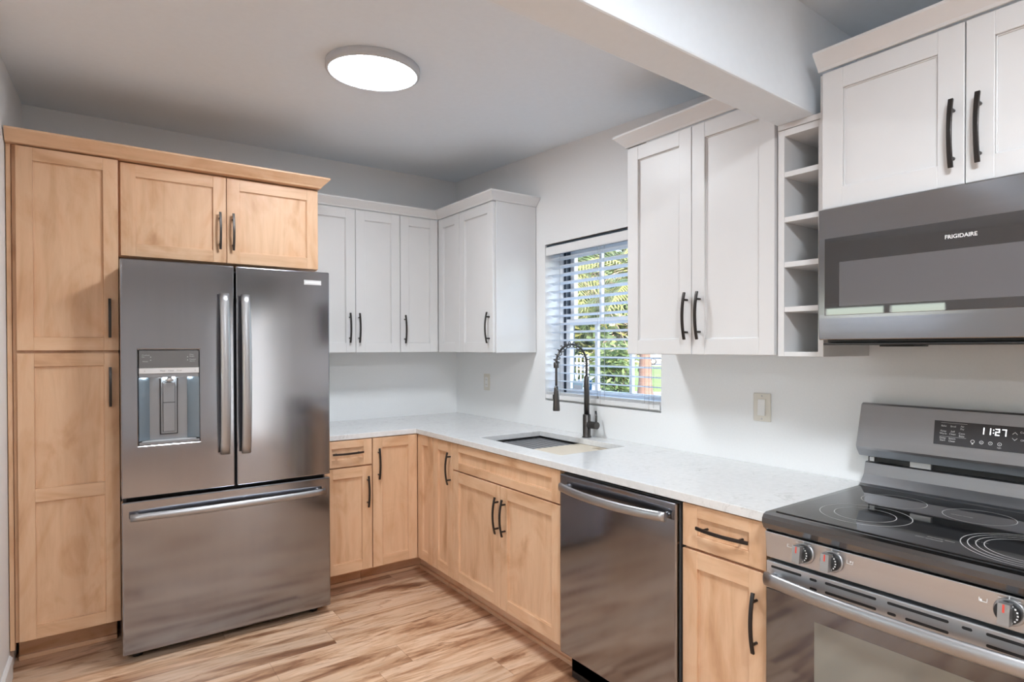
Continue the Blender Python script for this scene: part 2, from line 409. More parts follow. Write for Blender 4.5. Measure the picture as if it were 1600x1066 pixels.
def lathe(g, prof, c, axis=(0, 0, 1), seg=32, m=0, caps=True):
    """prof: (radius, height along axis)"""
    A = Vector(axis).normalized(); s = A.orthogonal().normalized(); b = A.cross(s); c = Vector(c)
    g.rings([[c + A*h + (s*math.cos(2*PI*k/seg)+b*math.sin(2*PI*k/seg))*r for k in range(seg)] for r, h in prof], m, caps); return g
def annulus(g, c, r0, r1, seg=64, m=0, sx=1, sy=1):
    c = Vector(c)
    a = [g.bm.verts.new(c+Vector((math.cos(2*PI*k/seg)*r0*sx, math.sin(2*PI*k/seg)*r0*sy, 0))) for k in range(seg)]
    b = [g.bm.verts.new(c+Vector((math.cos(2*PI*k/seg)*r1*sx, math.sin(2*PI*k/seg)*r1*sy, 0))) for k in range(seg)]
    for k in range(seg):
        f = g.bm.faces.new((a[k], b[k], b[(k+1) % seg], a[(k+1) % seg])); f.material_index = m

WOODM = (MT['wv'], MT['wh'])

# ------------------------------------------------------------------ the room
CZ = lambda y: 2.636 + .047*max(y, -2.95)
XL = -5.6; YB = -7.2
struct(G(MT['floor']).box(XL-.15, .2, YB-.15, .15, -.08, 0).build('floor'), 'tan oak plank floor running towards the window wall')
gc = G(MT['ceil'])
for y0, y1 in ((.15, -2.95), (-2.95, YB-.15)):
    gc.prism([(XL-.15, y0, 2.636+.047*y0 if y0 > 0 else CZ(y0)), (XL-.15, y1, CZ(y1)), (XL-.15, y1, CZ(y1)+.1), (XL-.15, y0, CZ(y0)+.12)], (-XL+.35, 0, 0))
struct(gc.build('ceiling'), 'grey white painted ceiling falling gently towards the beam')
struct(G(MT['wall']).box(XL-.15, .2, 0, .15, 0, 2.75).build('wall_back'), 'pale grey wall behind the refrigerator and corner cabinets')
# right wall with the kitchen window opening
WY0, WY1, WZ0, WZ1 = -1.974, -1.071, 1.080, 2.020
g = G(MT['wall']); yb_ = [YB-.15, WY0, WY1, 0]; zb_ = [0, WZ0, WZ1, 2.75]
g.grid(yb_, zb_, [(i, j) for i in range(3) for j in range(3) if (i, j) != (1, 1)], 0, .2, lambda u, v, d: (d, u, v))
struct(g.build('wall_right'), 'pale grey wall with the window over the sink')
# left wall: a short return beside the pantry, then the room opens
g = G(MT['wall']); g.prism([(-2.519, 0, 0), (-2.560, -1.25, 0), (-2.70, -1.25, 0), (-2.70, 0, 0)], (0, 0, 2.75))
struct(g.build('wall_left'), 'short white wall return beside the tall pantry')
# far left wall with two windows
g = G(MT['wall']); yb_ = [YB-.15, -4.75, -3.55, -1.55, -.22, 0]; zb_ = [0, .85, 1.90, 2.75]
g.grid(yb_, zb_, [(i, j) for i in range(5) for j in range(3) if not (j == 1 and i in (1, 3))], 0, .15, lambda u, v, d: (XL-d, u, v))
struct(g.build('wall_far_left'))
# wall behind the camera with a glazed door
g = G(MT['wall']); xb_ = [XL-.15, -3.6, -2.2, -.62, -.05, .2]; zb_ = [0, .9, 2.05, 2.75]
g.grid(xb_, zb_, [(i, j) for i in range(5) for j in range(3) if not (i == 3 and j in (0, 1))], 0, .15, lambda u, v, d: (u, YB-d, v))
struct(g.build('wall_front'))
def simple_window(name, fn, u0, u1, z0, z1, mull):
    g = G(MT['vinyl']); t = .05
    r = lambda a, b, c, d_: g.grid([a, b], [c, d_], [(0, 0)], .04, .10, fn)
    r(u0, u0+t, z0, z1); r(u1-t, u1, z0, z1); r(u0+t, u1-t, z0, z0+t); r(u0+t, u1-t, z1-t, z1)
    for mu in mull: r(mu-.03, mu+.03, z0+t, z1-t)
    o = struct(g.build(name))
    g = G(MT['glass']); g.grid([u0+t, u1-t], [z0+t, z1-t], [(0, 0)], .065, .071, fn); g.build('pane', o)
fl = lambda u, v, d: (XL-d, u, v); ff = lambda u, v, d: (u, YB-d, v)
simple_window('window_2', fl, -1.55, -.22, .85, 1.90, [-.95]); simple_window('window_3', fl, -4.75, -3.55, .85, 1.90, [-4.15])
simple_window('door_1', ff, -.62, -.05, 0, 2.05, [])
m_, t_, b_ = new_mat('reflection_sheer'); b_.inputs['Base Color'].default_value = (.85, .85, .84, 1); b_.inputs['Roughness'].default_value = .9
tl_ = N(t_, 'ShaderNodeBsdfTranslucent'); tl_.inputs[0].default_value = (.8, .8, .8, 1); mx_ = N(t_, 'ShaderNodeMixShader'); mx_.inputs[0].default_value = .42
t_.links.new(b_.outputs[0], mx_.inputs[1]); t_.links.new(tl_.outputs[0], mx_.inputs[2]); t_.links.new(mx_.outputs[0], t_.nodes['Material Output'].inputs[0])
t = thing('reflection_curtain', 'sheer white drape added out of view to brighten the refrigerator reflection', 'reflection_curtain', (-.47, YB+.06, 0))  # unseen drape added to put a soft bright band in the refrigerator doors
g = G(m_); n = 60
g.rings([[(-.66+.645*k/n, YB+.06+.02*math.sin(k*1.3), z) for k in range(n+1)] for z in (.02, 2.43)], 0, False, False, True); g.build('fabric', t, recalc=False)
g = G(MT['gunmetal']); g.cyl((-.75, YB+.06, 2.445), (-.012, YB+.06, 2.445), .012); g.build('rod', t)
# dropped beam between the two ceilings (very slightly out of square)
g = G(MT['ceil'])
yn = lambda x: -2.883 + .0425*(x+.0); yf_ = lambda x: -2.750 + .0425*(x+.0)
g.prism([(0, yn(0), 2.163), (0, yf_(0), 2.163), (0, yf_(0), 2.55), (0, yn(0), 2.55)], (XL, .0425*XL, 0))
struct(g.build('ceiling_beam', bevel=.006), 'pale painted beam dropped below the ceiling, meeting the white cabinets')
# baseboard on the short left wall
g = G(MT['trim']); g.prism([(-2.5395, -.62, 0), (-2.526, -.62, 0), (-2.526, -.62, .088), (-2.535, -.62, .098), (-2.5395, -.62, .098)], (-.0207, -.63, 0))
struct(g.build('baseboard_left', bevel=.002), 'white baseboard on the short wall left of the pantry')

# ------------------------------------------------------------------ ceiling lamp
def ceiling_lamp(x, y, r, dm, label):
    z = CZ(y); sl = .047 if y > -2.95 else 0
    A = Vector((0, sl, -1)).normalized()
    t = thing('ceiling_light', label, 'ceiling light', (x, y, z))
    g = G(MT['lampframe']); lathe(g, [(r*.97, -.004), (r, .002), (r, .026), (r-.004, .032), (r-.013, .033), (r-.014, .028), (r-.014, .012)], (x, y, z), A, 72, caps=False); g.build('lamp_frame', t)
    g = G(dm); lathe(g, [(r-.0135, .012), (r-.0135, .026), (r-.02, .0295), (r*.6, .031), (.001, .0315)], (x, y, z), A, 72); g.build('diffuser', t, label='glowing white round diffuser')
ceiling_lamp(-1.293, -1.565, .190, MT['diff'], 'round white flush ceiling light with a thin grey rim')
ceiling_lamp(-1.6, -4.05, .19, MT['diff_fill'], 'round white flush ceiling light added unseen as fill behind the beam')  # unseen lamp added as fill from the camera side
ceiling_lamp(-4.2, -4.6, .19, MT['diff_fill'], 'round white flush ceiling light added unseen as fill in the side room')  # second unseen fill lamp, added for more room light

# ------------------------------------------------------------------ tall pantry and refrigerator cabinet
t = thing('pantry_cabinet', 'tall maple pantry cabinet left of the refrigerator with upper and lower doors', 'cabinet', (-2.33, -.3, 0))
g = G(*WOODM); rb(g, 'B', -2.518, -2.142, .004, .606, .14, 2.268, 0); g.build('body', t, .001)
g = G(*WOODM); rb(g, 'B', -2.536, -2.5195, .56, .612, .112, 2.268, 0); g.build('filler_strip', t, .001)
g = G(*WOODM); rb(g, 'B', -2.519, -2.15, .30, .445, 0, .139, 1); rb(g, 'B', -2.519, -2.15, .445, .462, 0, .022, 1); g.build('toe_kick', t, .004)
dr = shaker('B', -2.504, -2.141, 1.391, 2.262, .628, t, mats=WOODM, fw=.057); pull('B', -2.176, 1.537, .628, dr, .176)
dr = shaker('B', -2.504, -2.141, .146, 1.379, .628, t, mats=WOODM, fw=.057, mids=[(.736, .794)]); pull('B', -2.176, 1.225, .628, dr, .178)

t = thing('wall_cabinet', 'maple cabinet with two doors directly above the refrigerator', 'cabinet', (-1.68, -.3, 1.83))
g = G(*WOODM); rb(g, 'B', -2.139, -1.2225, .004, .586, 1.826, 2.268, 0); g.build('body', t, .001)
dr = shaker('B', -2.131, -1.6835, 1.830, 2.262, .606, t, mats=WOODM, fw=.06); pull('B', -1.714, 1.987, .606, dr, .186)
dr = shaker('B', -1.6805, -1.2225, 1.830, 2.262, .606, t, mats=WOODM, fw=.06); pull('B', -1.653, 1.987, .606, dr, .186)
CROWN = [(0, 0), (.006, 0), (.010, .008), (.045, .044), (.045, .052), (0, .052)]
g = G(MT['wh']); crown(g, [(-2.536, -.640), (-1.2215, -.640), (-1.2215, -.42)], CROWN, 2.2685)
g.box(-2.536, -1.2225, -.639, -.58, 2.2683, 2.300)
tag(g.build('crown_molding'), 'maple crown molding along the top of the pantry and refrigerator cabinet', 'molding')

# ------------------------------------------------------------------ refrigerator
FX0, FX1, FY = -2.143, -1.225, -.797
t = thing('refrigerator', 'black stainless french door refrigerator with a bottom freezer drawer', 'refrigerator', (-1.684, -.42, 0))
g = G(MT['side']); g.box(FX0+.006, FX1-.006, -.02, -.725, .03, 1.775); g.build('body', t, .003)
g = G(MT['gasket']); g.box(FX0+.02, FX1-.02, -.725, -.742, .05, 1.765); g.build('gasket', t)
g = G(MT['black'])
g.box(FX0+.02, FX1-.02, -.55, -.715, .012, .05)
for x in (FX0+.06, FX1-.06): lathe(g, [(.02, 0), (.02, .02), (.012, .022), (.012, .04)], (x, -.70, 0)); lathe(g, [(.02, 0), (.02, .02), (.012, .022), (.012, .04)], (x, -.1, 0))
g.build('base_grille', t, label='black base grille and feet')
def fridge_front(x0, x1, z0, z1, hole=None):
    """door skin with slightly pillowed face and rounded sides"""
    g = G(MT['steel'])
    if hole:
        hx0, hx1, hz0, hz1 = hole
        g.grid([x0, hx0, hx1, x1], [z0, hz0, hz1, z1], [(i, j) for i in range(3) for j in range(3) if (i, j) != (1, 1)], -.742, FY, lambda u, v, d: (u, d, v))
    else: g.box(x0, x1, -.742, FY, z0, z1)
    return g
HOLE = (-2.077, -1.836, .968, 1.392)
dl = fridge_front(FX0, -1.6845, .738, 1.794, HOLE).build('door', t, .006, seg=3)
drr = fridge_front(-1.6765, FX1, .738, 1.794).build('door', t, .006, seg=3)
fz = fridge_front(FX0, FX1, .046, .722).build('freezer_drawer', t, .006, seg=3)
def fridge_bar(parent, vert, c, a0, a1, w):
    g = G(MT['steel_lt']); n = 20; path = []
    for i in range(n+1):
        s = i/n*2-1; out = -FY + .030 + .026*(1-abs(s)**2.4)
        a = a0 + (a1-a0)*i/n
        path.append((c, -out, a) if vert else (a, -out, c))
    pr = [(math.cos(k/16*2*PI)*w, math.sin(k/16*2*PI)*.011) for k in range(16)]
    g.sweep(path, (1, 0, 0) if vert else (0, 0, 1), pr)
    for a in (a0+.025, a1-.025):
        p, q = ((c, FY+.0005, a), (c, -(-FY+.032), a)) if vert else ((a, FY+.0005, c), (a, -(-FY+.032), c))
        g.cyl(p, q, .012, .011)
    return g.build('handle', parent, label='long bowed steel handle')
fridge_bar(dl, True, -1.733, .900, 1.657, .0215); fridge_bar(drr, True, -1.640, .896, 1.655, .0215)
fridge_bar(fz, False, .657, -2.113, -1.262, .0165)
g = G(MT['silver'], MT['lit']); g.box(-1.356, -1.268, FY+.0005, FY-.004, 1.724, 1.748)
g.box(-1.350, -1.274, FY-.004, FY-.0045, 1.731, 1.741, 1); g.build('badge', drr, .001, label='small silver badge')
# water dispenser
d = G(MT['dl']); hx0, hx1, hz0, hz1 = HOLE; back = FY+.05
d.box(hx0, hx1, back, back+.004, hz0, hz1)
disp = d.build('dispenser', t)
g = G(MT['panel_grey']); g.box(hx0+.002, hx1-.002, back, FY+.0015, 1.312, hz1-.002); cp = g.build('control_panel', disp, .001, label='grey touch panel with small pale print')
g = G(MT['print_d'])
for (x, z, s) in ((-2.064, 1.366, 'Crushed'), (-2.064, 1.358, 'Ice'), (-2.062, 1.338, 'Water')):
    text(g, s, (x, FY+.001, z), (1, 0, 0), (0, 0, 1), .0085)
for x, z in ((-2.030, 1.360), (-2.030, 1.346)): g.box(x-.002, x+.002, FY+.0012, FY+.0008, z-.002, z+.002)
g.build('panel_print', disp); g = G(MT['print_d'])
for (x, z, s) in ((-1.876, 1.368, 'Filter'), (-1.876, 1.360, 'Reset'), (-1.876, 1.346, 'Freezer'), (-1.876, 1.338, 'Alarm')):
    text(g, s, (x, FY+.001, z), (1, 0, 0), (0, 0, 1), .0085)
for x, z in ((-1.884, 1.360), (-1.884, 1.346)): g.box(x-.002, x+.002, FY+.0012, FY+.0008, z-.002, z+.002)
g.build('panel_print', disp)
g = G(MT['silver'], MT['black']); g.box(hx0+.002, hx1-.002, back, FY, 1.2865, 1.311)
for i, (x, s) in enumerate(((-2.056, 'o'), (-1.995, 'Water'), (-1.962, 'Cubed'), (-1.928, 'Crush'), (-1.856, 'o'))): text(g, s, (x, FY-.0001, 1.2955), (1, 0, 0), (0, 0, 1), .008, 1)
g.build('button_strip', disp, label='pale button strip')
g = G(MT['dl']); g.box(hx0+.002, hx1-.002, back, FY+.004, 1.268, 1.2863); g.build('hood', disp, .002)
for sx, x in ((1, hx0), (-1, hx1)):
    g = G(MT['dblue'])
    g.prism([(x+sx*.001, FY+.002, .985), (x+sx*.045, back-.004, .985), (x+sx*.045, back-.0005, .985), (x+sx*.001, back-.0005, .985)], (0, 0, .283))
    g.build('side_cheek', disp, label='bluish angled side wall of the recess')
g = G(MT['black'], MT['dl'], MT['silver'])
g.box(-1.992, -1.920, back-.0005, back-.006, 1.005, 1.262); g.box(-1.988, -1.924, back-.005, back-.009, 1.009, 1.262, 1); g.box(-1.981, -1.931, back-.008, back-.0105, 1.017, 1.245, 0)
g.box(-1.9795, -1.9325, back-.009, back-.016, 1.0185, 1.150, 1); g.box(-1.9795, -1.9325, back-.009, back-.014, 1.152, 1.243, 1)
g.build('paddle', disp, .002, label='grey dispenser paddle in a dark frame')
g = G(MT['dl'], MT['silver']); g.box(hx0+.001, hx1-.001, back, FY-.004, hz0+.001, .980); g.box(hx0+.012, hx1-.012, back-.004, FY+.006, .980, .983, 1); g.build('drip_tray', disp, .002)
g = G(MT['silver'], MT['ice']); lathe(g, [(.016, 0), (.016, .012), (.010, .020)], (-1.956, back-.024, 1.250), (0, 0, 1)); g.box(-1.978, -1.934, back-.030, back-.016, 1.2625, 1.2675, 1); g.build('nozzle', disp)

# ------------------------------------------------------------------ white wall cabinets in the corner
UD, UF = .305, .325     # carcass and door faces
def wall_cab(run, u0, u1, z0, z1, label, d=UF, cat='cabinet', dw=.02):
    c = P(run, (u0+u1)/2, d/2, z0); t = thing('wall_cabinet', label, cat, c)
    g = G(MT['cab'])
    rb(g, run, u0, u1, .002, d-dw-.001, z0, z1); g.build('body', t, .001)
    return t
UZ0, UZ1 = 1.369, 2.264
t = wall_cab('B', -1.2195, -.5975, UZ0, UZ1, 'white two door wall cabinet beside the refrigerator cabinet, over the short counter', .308)
dr = shaker('B', -1.2185, -.8985, UZ0+.002, UZ1-.004, .308, t); pull('B', -.9375, 1.524, .308, dr, .184)
dr = shaker('B', -.8955, -.5985, UZ0+.002, UZ1-.004, .308, t); pull('B', -.878, 1.524, .308, dr, .184)
# L shaped corner cabinet
t = thing('corner_wall_cabinet', 'white corner wall cabinet with a folding pair of narrow doors', 'cabinet', (-.16, -.16, UZ0))
g = G(MT['cab']); g.grid([-.5945, -.298, -.002], [-.5885, -.286, -.002], [(0, 1), (1, 1), (1, 0)], UZ0, UZ1, lambda u, v, d: (u, v, d)); g.build('body', t, .001)
dr = shaker('B', -.5940, -.3205, UZ0+.002, UZ1-.004, .308, t); pull('B', -.568, 1.521, .308, dr, .184)
dr = shaker('R', -.5875, -.3105, UZ0+.002, UZ1-.004, .318, t)
t = wall_cab('R', -.980, -.5905, UZ0, UZ1, 'white single door wall cabinet between the corner cabinet and the window', .318)
dr = shaker('R', -.9785, -.5915, UZ0+.002, UZ1-.004, .318, t); pull('R', -.942, 1.518, .318, dr, .184)
g = G(MT['cab']); rb(g, 'R', -.9865, -.9805, .004, .300, UZ0, UZ1); g.build('end_panel', t, .001)
g = G(MT['cab']); crown(g, [(-1.2205, -.309), (-.319, -.309), (-.319, -.985), (-.004, -.985)], CROWN, UZ1+.0005)
tag(g.build('crown_molding'), 'white crown molding turning the corner above the corner cabinets', 'molding')

# ------------------------------------------------------------------ tall white cabinet right of the window, cubby shelf, microwave cabinet
t = wall_cab('R', -2.766, -2.060, 1.369, 2.275, 'large white two door wall cabinet right of the window, cut by the beam', .32)
dr = shaker('R', -2.4035, -2.061, 1.371, 2.271, .32, t); pull('R', -2.385, 1.523, .32, dr, .187)
dr = shaker('R', -2.757, -2.4065, 1.371, 2.271, .32, t); pull('R', -2.446, 1.523, .32, dr, .187)
g2 = G(MT['cab']); crown(g2, [(-.004, -2.0595), (-.3205, -2.0595), (-.3205, -2.752)], CROWN, 2.2755)
tag(g2.build('crown_molding'), 'white crown molding on the large cabinet right of the window, running into the beam', 'molding')
# open cubbies
t = thing('open_shelf_cabinet', 'narrow white open shelf unit with five cubbies beside the microwave', 'shelf', (-.16, -2.85, 1.367))
SY0, SY1, SZ0, SZ1, SD = -2.928, -2.770, 1.367, 2.142, .318
g = G(MT['cab'])
rb(g, 'R', SY0, SY0+.018, .012, SD, SZ0, SZ1); rb(g, 'R', SY1-.022, SY1, .012, SD, SZ0, SZ1)
rb(g, 'R', SY0+.018, SY1-.022, .012, SD-.0005, SZ0, SZ0+.016); rb(g, 'R', SY0+.018, SY1-.022, .012, SD-.0005, SZ1-.022, SZ1)
g.build('frame', t, .001)
g = G(MT['cab_in']); rb(g, 'R', SY0, SY1, .003, .0118, SZ0, SZ1); g.build('back_panel', t)
for z in (1.528, 1.681, 1.835, 1.989):
    g = G(MT['cab']); rb(g, 'R', SY0+.0185, SY1-.0225, .0125, SD-.001, z-.009, z+.009); g.build('shelf', t, .001)
g = G(MT['cab']); rb(g, 'R', SY0, SY1, SD-.016, SD+.002, SZ1+.0015, 2.1625); g.build('filler_strip', t, .001)
# cabinet over the microwave
t = thing('wall_cabinet', 'white two door cabinet above the microwave', 'cabinet', (-.19, -3.33, 1.83))
g = G(MT['cab']); rb(g, 'R', -3.712, -2.937, .002, .358, 1.829, 2.262); g.build('body', t, .001)
dr = shaker('R', -3.332, -2.955, 1.830, 2.257, .38, t, fw=.062); pull('R', -3.308, 1.965, .38, dr, .182, w=.012)
dr = shaker('R', -3.708, -3.335, 1.830, 2.257, .38, t, fw=.062); pull('R', -3.367, 1.965, .38, dr, .182, w=.012)
g = G(MT['cab'])
pr_ = [(0, 0), (-.006, 0), (-.010, .008), (-.040, .044), (-.040, .052), (0, .052)]
g.prism([(-.3805+a, -2.945, 2.2625+b) for a, b in pr_], (0, -.97, 0))
tag(g.build('crown_molding'), 'white crown molding above the microwave cabinet', 'molding')

# ------------------------------------------------------------------ microwave
MY0, MY1 = -3.712, -2.954
t = thing('microwave', 'black stainless over the range microwave under the white cabinet', 'microwave', (-.2, -3.333, 1.41))
g = G(MT['side']); g.box(-.352, -.004, MY0+.004, MY1-.004, 1.412, 1.8265); g.build('body', t, .003)
g = G(MT['black']); g.box(-.395, -.03, MY0+.012, MY1-.012, 1.405, 1.4115)
g.box(-.21, -.10, -3.15, -3.05, 1.4, 1.405); g.build('underside', t, .003, label='black underside with grease filter')
dz = [(1.8255, .400), (1.735, .402), (1.50, .402), (1.487, .4015), (1.44, .398), (1.421, .3965)]
g = G(MT['steel_h'])
g.prism([(-.3535, MY1, 1.421)] + [(-d_, MY1, z) for z, d_ in dz[::-1]] + [(-.3535, MY1, 1.8255)], (0, MY0-MY1, 0))
do = g.build('door', t, .003)
g = G(MT['glass_mw']); g.box(-.4012, -.4050, MY0+.02, -2.976, 1.496, 1.733); gd = g.build('door_glass', t, .0012, label='glossy black door glass')
g = G(MT['mesh_mw']); g.box(-.4045, -.4054, -3.475, -3.021, 1.523, 1.657); g.build('viewing_window', gd, label='grey screened viewing window')
g = G(MT['lit']); text(g, 'FRIGIDAIRE', (-.4056, -3.297, 1.686), (0, -1, 0), (0, 0, 1), .0143, bold=.0003, depth=.0003); g.build('brand_lettering', gd, recalc=False)
g = G(MT['steel_lt']); g.tube([(-.402, -3.56, 1.50), (-.445, -3.56, 1.51), (-.452, -3.56, 1.62), (-.445, -3.56, 1.73), (-.402, -3.56, 1.74)], .009); g.build('handle', do)

# ------------------------------------------------------------------ base cabinets
BZ0, BZ1, BF = .128, .8835, .643
TOE = .115
def base_body(run, u0, u1, t, toe=.505):
    g = G(*WOODM); rb(g, run, u0, u1, .004, BF-.021, BZ0-.004, BZ1-.0005, 0); g.build('body', t, .001)
    g = G(*WOODM); rb(g, run, u0, u1, .25, toe, 0, BZ0-.0045, 1); rb(g, run, u0, u1, toe, toe+.015, 0, .02, 1); g.build('toe_kick', t, .003)
t = thing('base_cabinet', 'maple base cabinet beside the refrigerator with one drawer over a door', 'cabinet', (-1.07, -.32, 0))
base_body('B', -1.2195, -.9305, t, .455)
dr = shaker('B', -1.2155, -.9315, .733, .8795, BF, t, 'drawer', WOODM, fw=.05, rail=.042); pull('B', -1.076, .810, BF, dr, .178, vert=False)
dr = shaker('B', -1.2155, -.9315, .135, .725, BF, t, 'door', WOODM, fw=.058); pull('B', -.959, .580, BF, dr, .178)
t = thing('corner_base_cabinet', 'maple corner base cabinet with a folding pair of doors under the counter bend', 'cabinet', (-.33, -.33, 0))
g = G(*WOODM); g.grid([-.9285, -.622, -.004], [-.8365, -.622, -.004], [(0, 1), (1, 1), (1, 0)], BZ0-.004, BZ1-.0005, lambda u, v, d: (u, v, d)); g.build('body', t, .001)
g = G(*WOODM)
for a, b, h, m in ((.455, .530, BZ0-.0045, 1), (.470, .545, .02, 1)):
    g.grid([-.9285, -b, -.3], [-.8365, -a, -.3], [(0, 1), (1, 1), (1, 0)], 0, h, lambda u, v, d: (u, v, d), m)
g.build('toe_kick', t, .003)
dr = shaker('B', -.9255, -.6455, .135, .8795, BF, t, 'door', WOODM, fw=.058); pull('B', -.893, .731, BF, dr, .178)
dr = shaker('R', -.8345, -.6455, .135, .8795, BF, t, 'door', WOODM, fw=.058)
t = thing('base_cabinet', 'narrow maple base cabinet with one slim door between corner and sink cabinet', 'cabinet', (-.32, -.95, 0))
base_body('R', -1.0685, -.8385, t, .530)
dr = shaker('R', -1.0675, -.8405, .135, .8795, BF, t, 'door', WOODM, fw=.058); pull('R', -1.045, .738, BF, dr, .178)
t = thing('sink_base_cabinet', 'wide maple sink cabinet with a false drawer front over two doors', 'cabinet', (-.32, -1.53, 0))
g = G(*WOODM)
rb(g, 'R', -1.984, -1.966, .004, BF-.021, BZ0-.004, BZ1-.0005, 0); rb(g, 'R', -1.088, -1.0705, .004, BF-.021, BZ0-.004, BZ1-.0005, 0)
rb(g, 'R', -1.966, -1.088, .004, BF-.021, BZ0-.004, BZ0+.014, 1); rb(g, 'R', -1.966, -1.088, .004, .016, BZ0, .6, 0); rb(g, 'R', -1.966, -1.088, BF-.045, BF-.021, BZ0, BZ1-.002, 0)
g.build('body', t, .001)
g = G(*WOODM); rb(g, 'R', -1.984, -1.0705, .25, .530, 0, BZ0-.0045, 1); rb(g, 'R', -1.984, -1.0705, .530, .545, 0, .02, 1); g.build('toe_kick', t, .003)
shaker('R', -1.982, -1.0725, .737, .8795, BF, t, 'false_drawer_front', WOODM, fw=.058, rail=.042)
dr = shaker('R', -1.5285, -1.0725, .135, .730, BF, t, 'door', WOODM, fw=.058); pull('R', -1.513, .586, BF, dr, .178)
dr = shaker('R', -1.982, -1.5315, .135, .730, BF, t, 'door', WOODM, fw=.058); pull('R', -1.573, .586, BF, dr, .178)
t = thing('base_cabinet', 'maple base cabinet between dishwasher and range with one drawer over a door', 'cabinet', (-.32, -2.77, 0))
base_body('R', -2.932, -2.622, t, .530)
dr = shaker('R', -2.929, -2.6235, .737, .8795, BF, t, 'drawer', WOODM, fw=.058, rail=.042); pull('R', -2.787, .812, BF, dr, .190, vert=False)
dr = shaker('R', -2.929, -2.6235, .135, .728, BF, t, 'door', WOODM, fw=.058); pull('R', -2.898, .578, BF, dr, .182)

# ------------------------------------------------------------------ countertop, sink, rack, board
SKY0, SKY1, SKX0, SKX1 = -1.854, -1.168, -.530, -.116
g = G(MT['quartz'])
xb_ = [-1.2195, -.653, SKX0, SKX1, -.003]; yb_ = [-2.938, SKY0, SKY1, -.645, -.003]
cells = [(i, 3) for i in range(4)] + [(i, j) for i in (1, 2, 3) for j in (0, 1, 2) if not (i == 2 and j == 1)]
g.grid(xb_, yb_, cells, .8845, .914, lambda u, v, d: (u, v, d))
tag(g.build('countertop', bevel=.002), 'white quartz countertop with faint grey veins along both walls', 'countertop')
t = thing('sink', 'dark undermount workstation sink below the window', 'sink', (-.323, -1.511, .64))
g = G(MT['sinkdark']); o_ = .012
x0, x1, y0, y1 = SKX0-o_, SKX1+o_, SKY0-o_, SKY1+o_
zr, zl, zbm = .8838, .866, .66
g.box(x0, x1, y0, y1, zbm-.003, zbm)
for a in ((x0-.003, x0, y0, y1), (x1, x1+.003, y0, y1), (x0, x1, y0-.003, y0), (x0, x1, y1, y1+.003)): g.box(*a, zbm, zr)
g.build('bowl', t)
for a in ((x0, x0+.022), (x1-.022, x1)): g = G(MT['sinkdark']); g.box(*a, y0, y1, zl-.003, zl); g.build('ledge', t)
g = G(MT['gunmetal']); lathe(g, [(.055, 0), (.055, .003), (.04, .004), (.038, .001), (.001, .001)], (-.323, -1.511, zbm+.0002)); g.build('drain', t)
t = thing('drying_rack', 'dark slatted roll up rack over the left of the sink', 'rack', (-.323, -1.33, .8665))
g = G(MT['rackm'])
n = 11; ya, yb2 = SKY1+.004, -1.500
for i in range(n):
    x = x0+.006 + (x1-x0-.012)*(i+.5)/n
    g.prism([(x-.0155, ya, .8705), (x-.011, ya, .8665), (x+.011, ya, .8665), (x+.0155, ya, .8705), (x+.010, ya, .8748), (x-.010, ya, .8748)], (0, yb2-ya, 0))
g.build('slats', t, .002)
for y in (ya-.006, yb2+.006): g = G(MT['black']); g.box(x0+.006, x1-.006, y-.005, y+.005, .8749, .8770); g.build('edge_band', t, .001)
t = thing('cutting_board', 'beige cutting board lying over the right of the sink', 'cutting board', (-.323, -1.62, .8665))
g = G(MT['board']); g.grid([x0+.004, SKX1-.045, SKX1-.006, x1-.004], [-1.752, -1.738, -1.655, -1.503], [(i, j) for i in range(3) for j in range(3) if (i, j) != (1, 1)], .8665, .883, lambda u, v, d: (u, v, d)); g.build('board', t, .002)

# ------------------------------------------------------------------ faucet
fx, fy = -.066, -1.514
t = thing('faucet', 'gunmetal spring neck pull down faucet behind the sink', 'faucet', (fx, fy, .9142))
g = G(MT['gunmetal']); lathe(g, [(.025, 0), (.025, .005), (.0215, .008), (.0215, .120), (.019, .124)], (fx, fy, .9143)); g.build('base', t)
g = G(MT['gunmetal']); lathe(g, [(.0145, 0), (.0145, .205), (.013, .208)], (fx, fy, 1.036)); g.build('column', t)
g = G(MT['gunmetal']); g.cyl((fx, fy-.018, .984), (fx, fy-.082, .984), .0195, seg=28); g.build('valve_hub', t, .002)
g = G(MT['gunmetal']); g.tube([(fx+.004, fy-.070, .999), (fx+.012, fy-.062, 1.03), (fx+.018, fy-.052, 1.058)], [.0062, .0058, .0055], 12); g.build('lever', t)
ax, ez, apz = .212, 1.330, 1.400
def neck(s):
    """s in 0..1 from column top over the arc to the hose end"""
    pts = []
    R = ax/2
    h0 = 1.244; hc = 1.312
    L1 = hc-h0; L2 = PI*R
    q = s*(L1+L2)
    if q < L1: return Vector((fx, fy, h0+q))
    a = (q-L1)/R
    return Vector((fx-R+R*math.cos(a), fy, hc+R*math.sin(a)*.98))
NK = [neck(i/60) for i in range(61)]
g = G(MT['gunmetal']); g.tube(NK + [Vector((fx-ax, fy, 1.200))], .0062, 10); g.build('hose', t)
g = G(MT['gunmetal']); hp = []; turns = 15; K = turns*14
side = Vector((0, 1, 0))
for i in range(K+1):
    s = i/K; p = neck(s); tg = (neck(min(1, s+.004))-neck(max(0, s-.004))).normalized(); nn = side.cross(tg)
    a = s*turns*2*PI; hp.append(p + (side*math.cos(a) + nn*math.sin(a))*.0158)
g.tube(hp, .0024, 6); g.build('spring', t)
ex = fx-ax
g = G(MT['gunmetal']); lathe(g, [(.013, 0), (.014, .004), (.014, .026), (.011, .03)], (ex, fy, 1.293)); g.build('spring_collar', t)
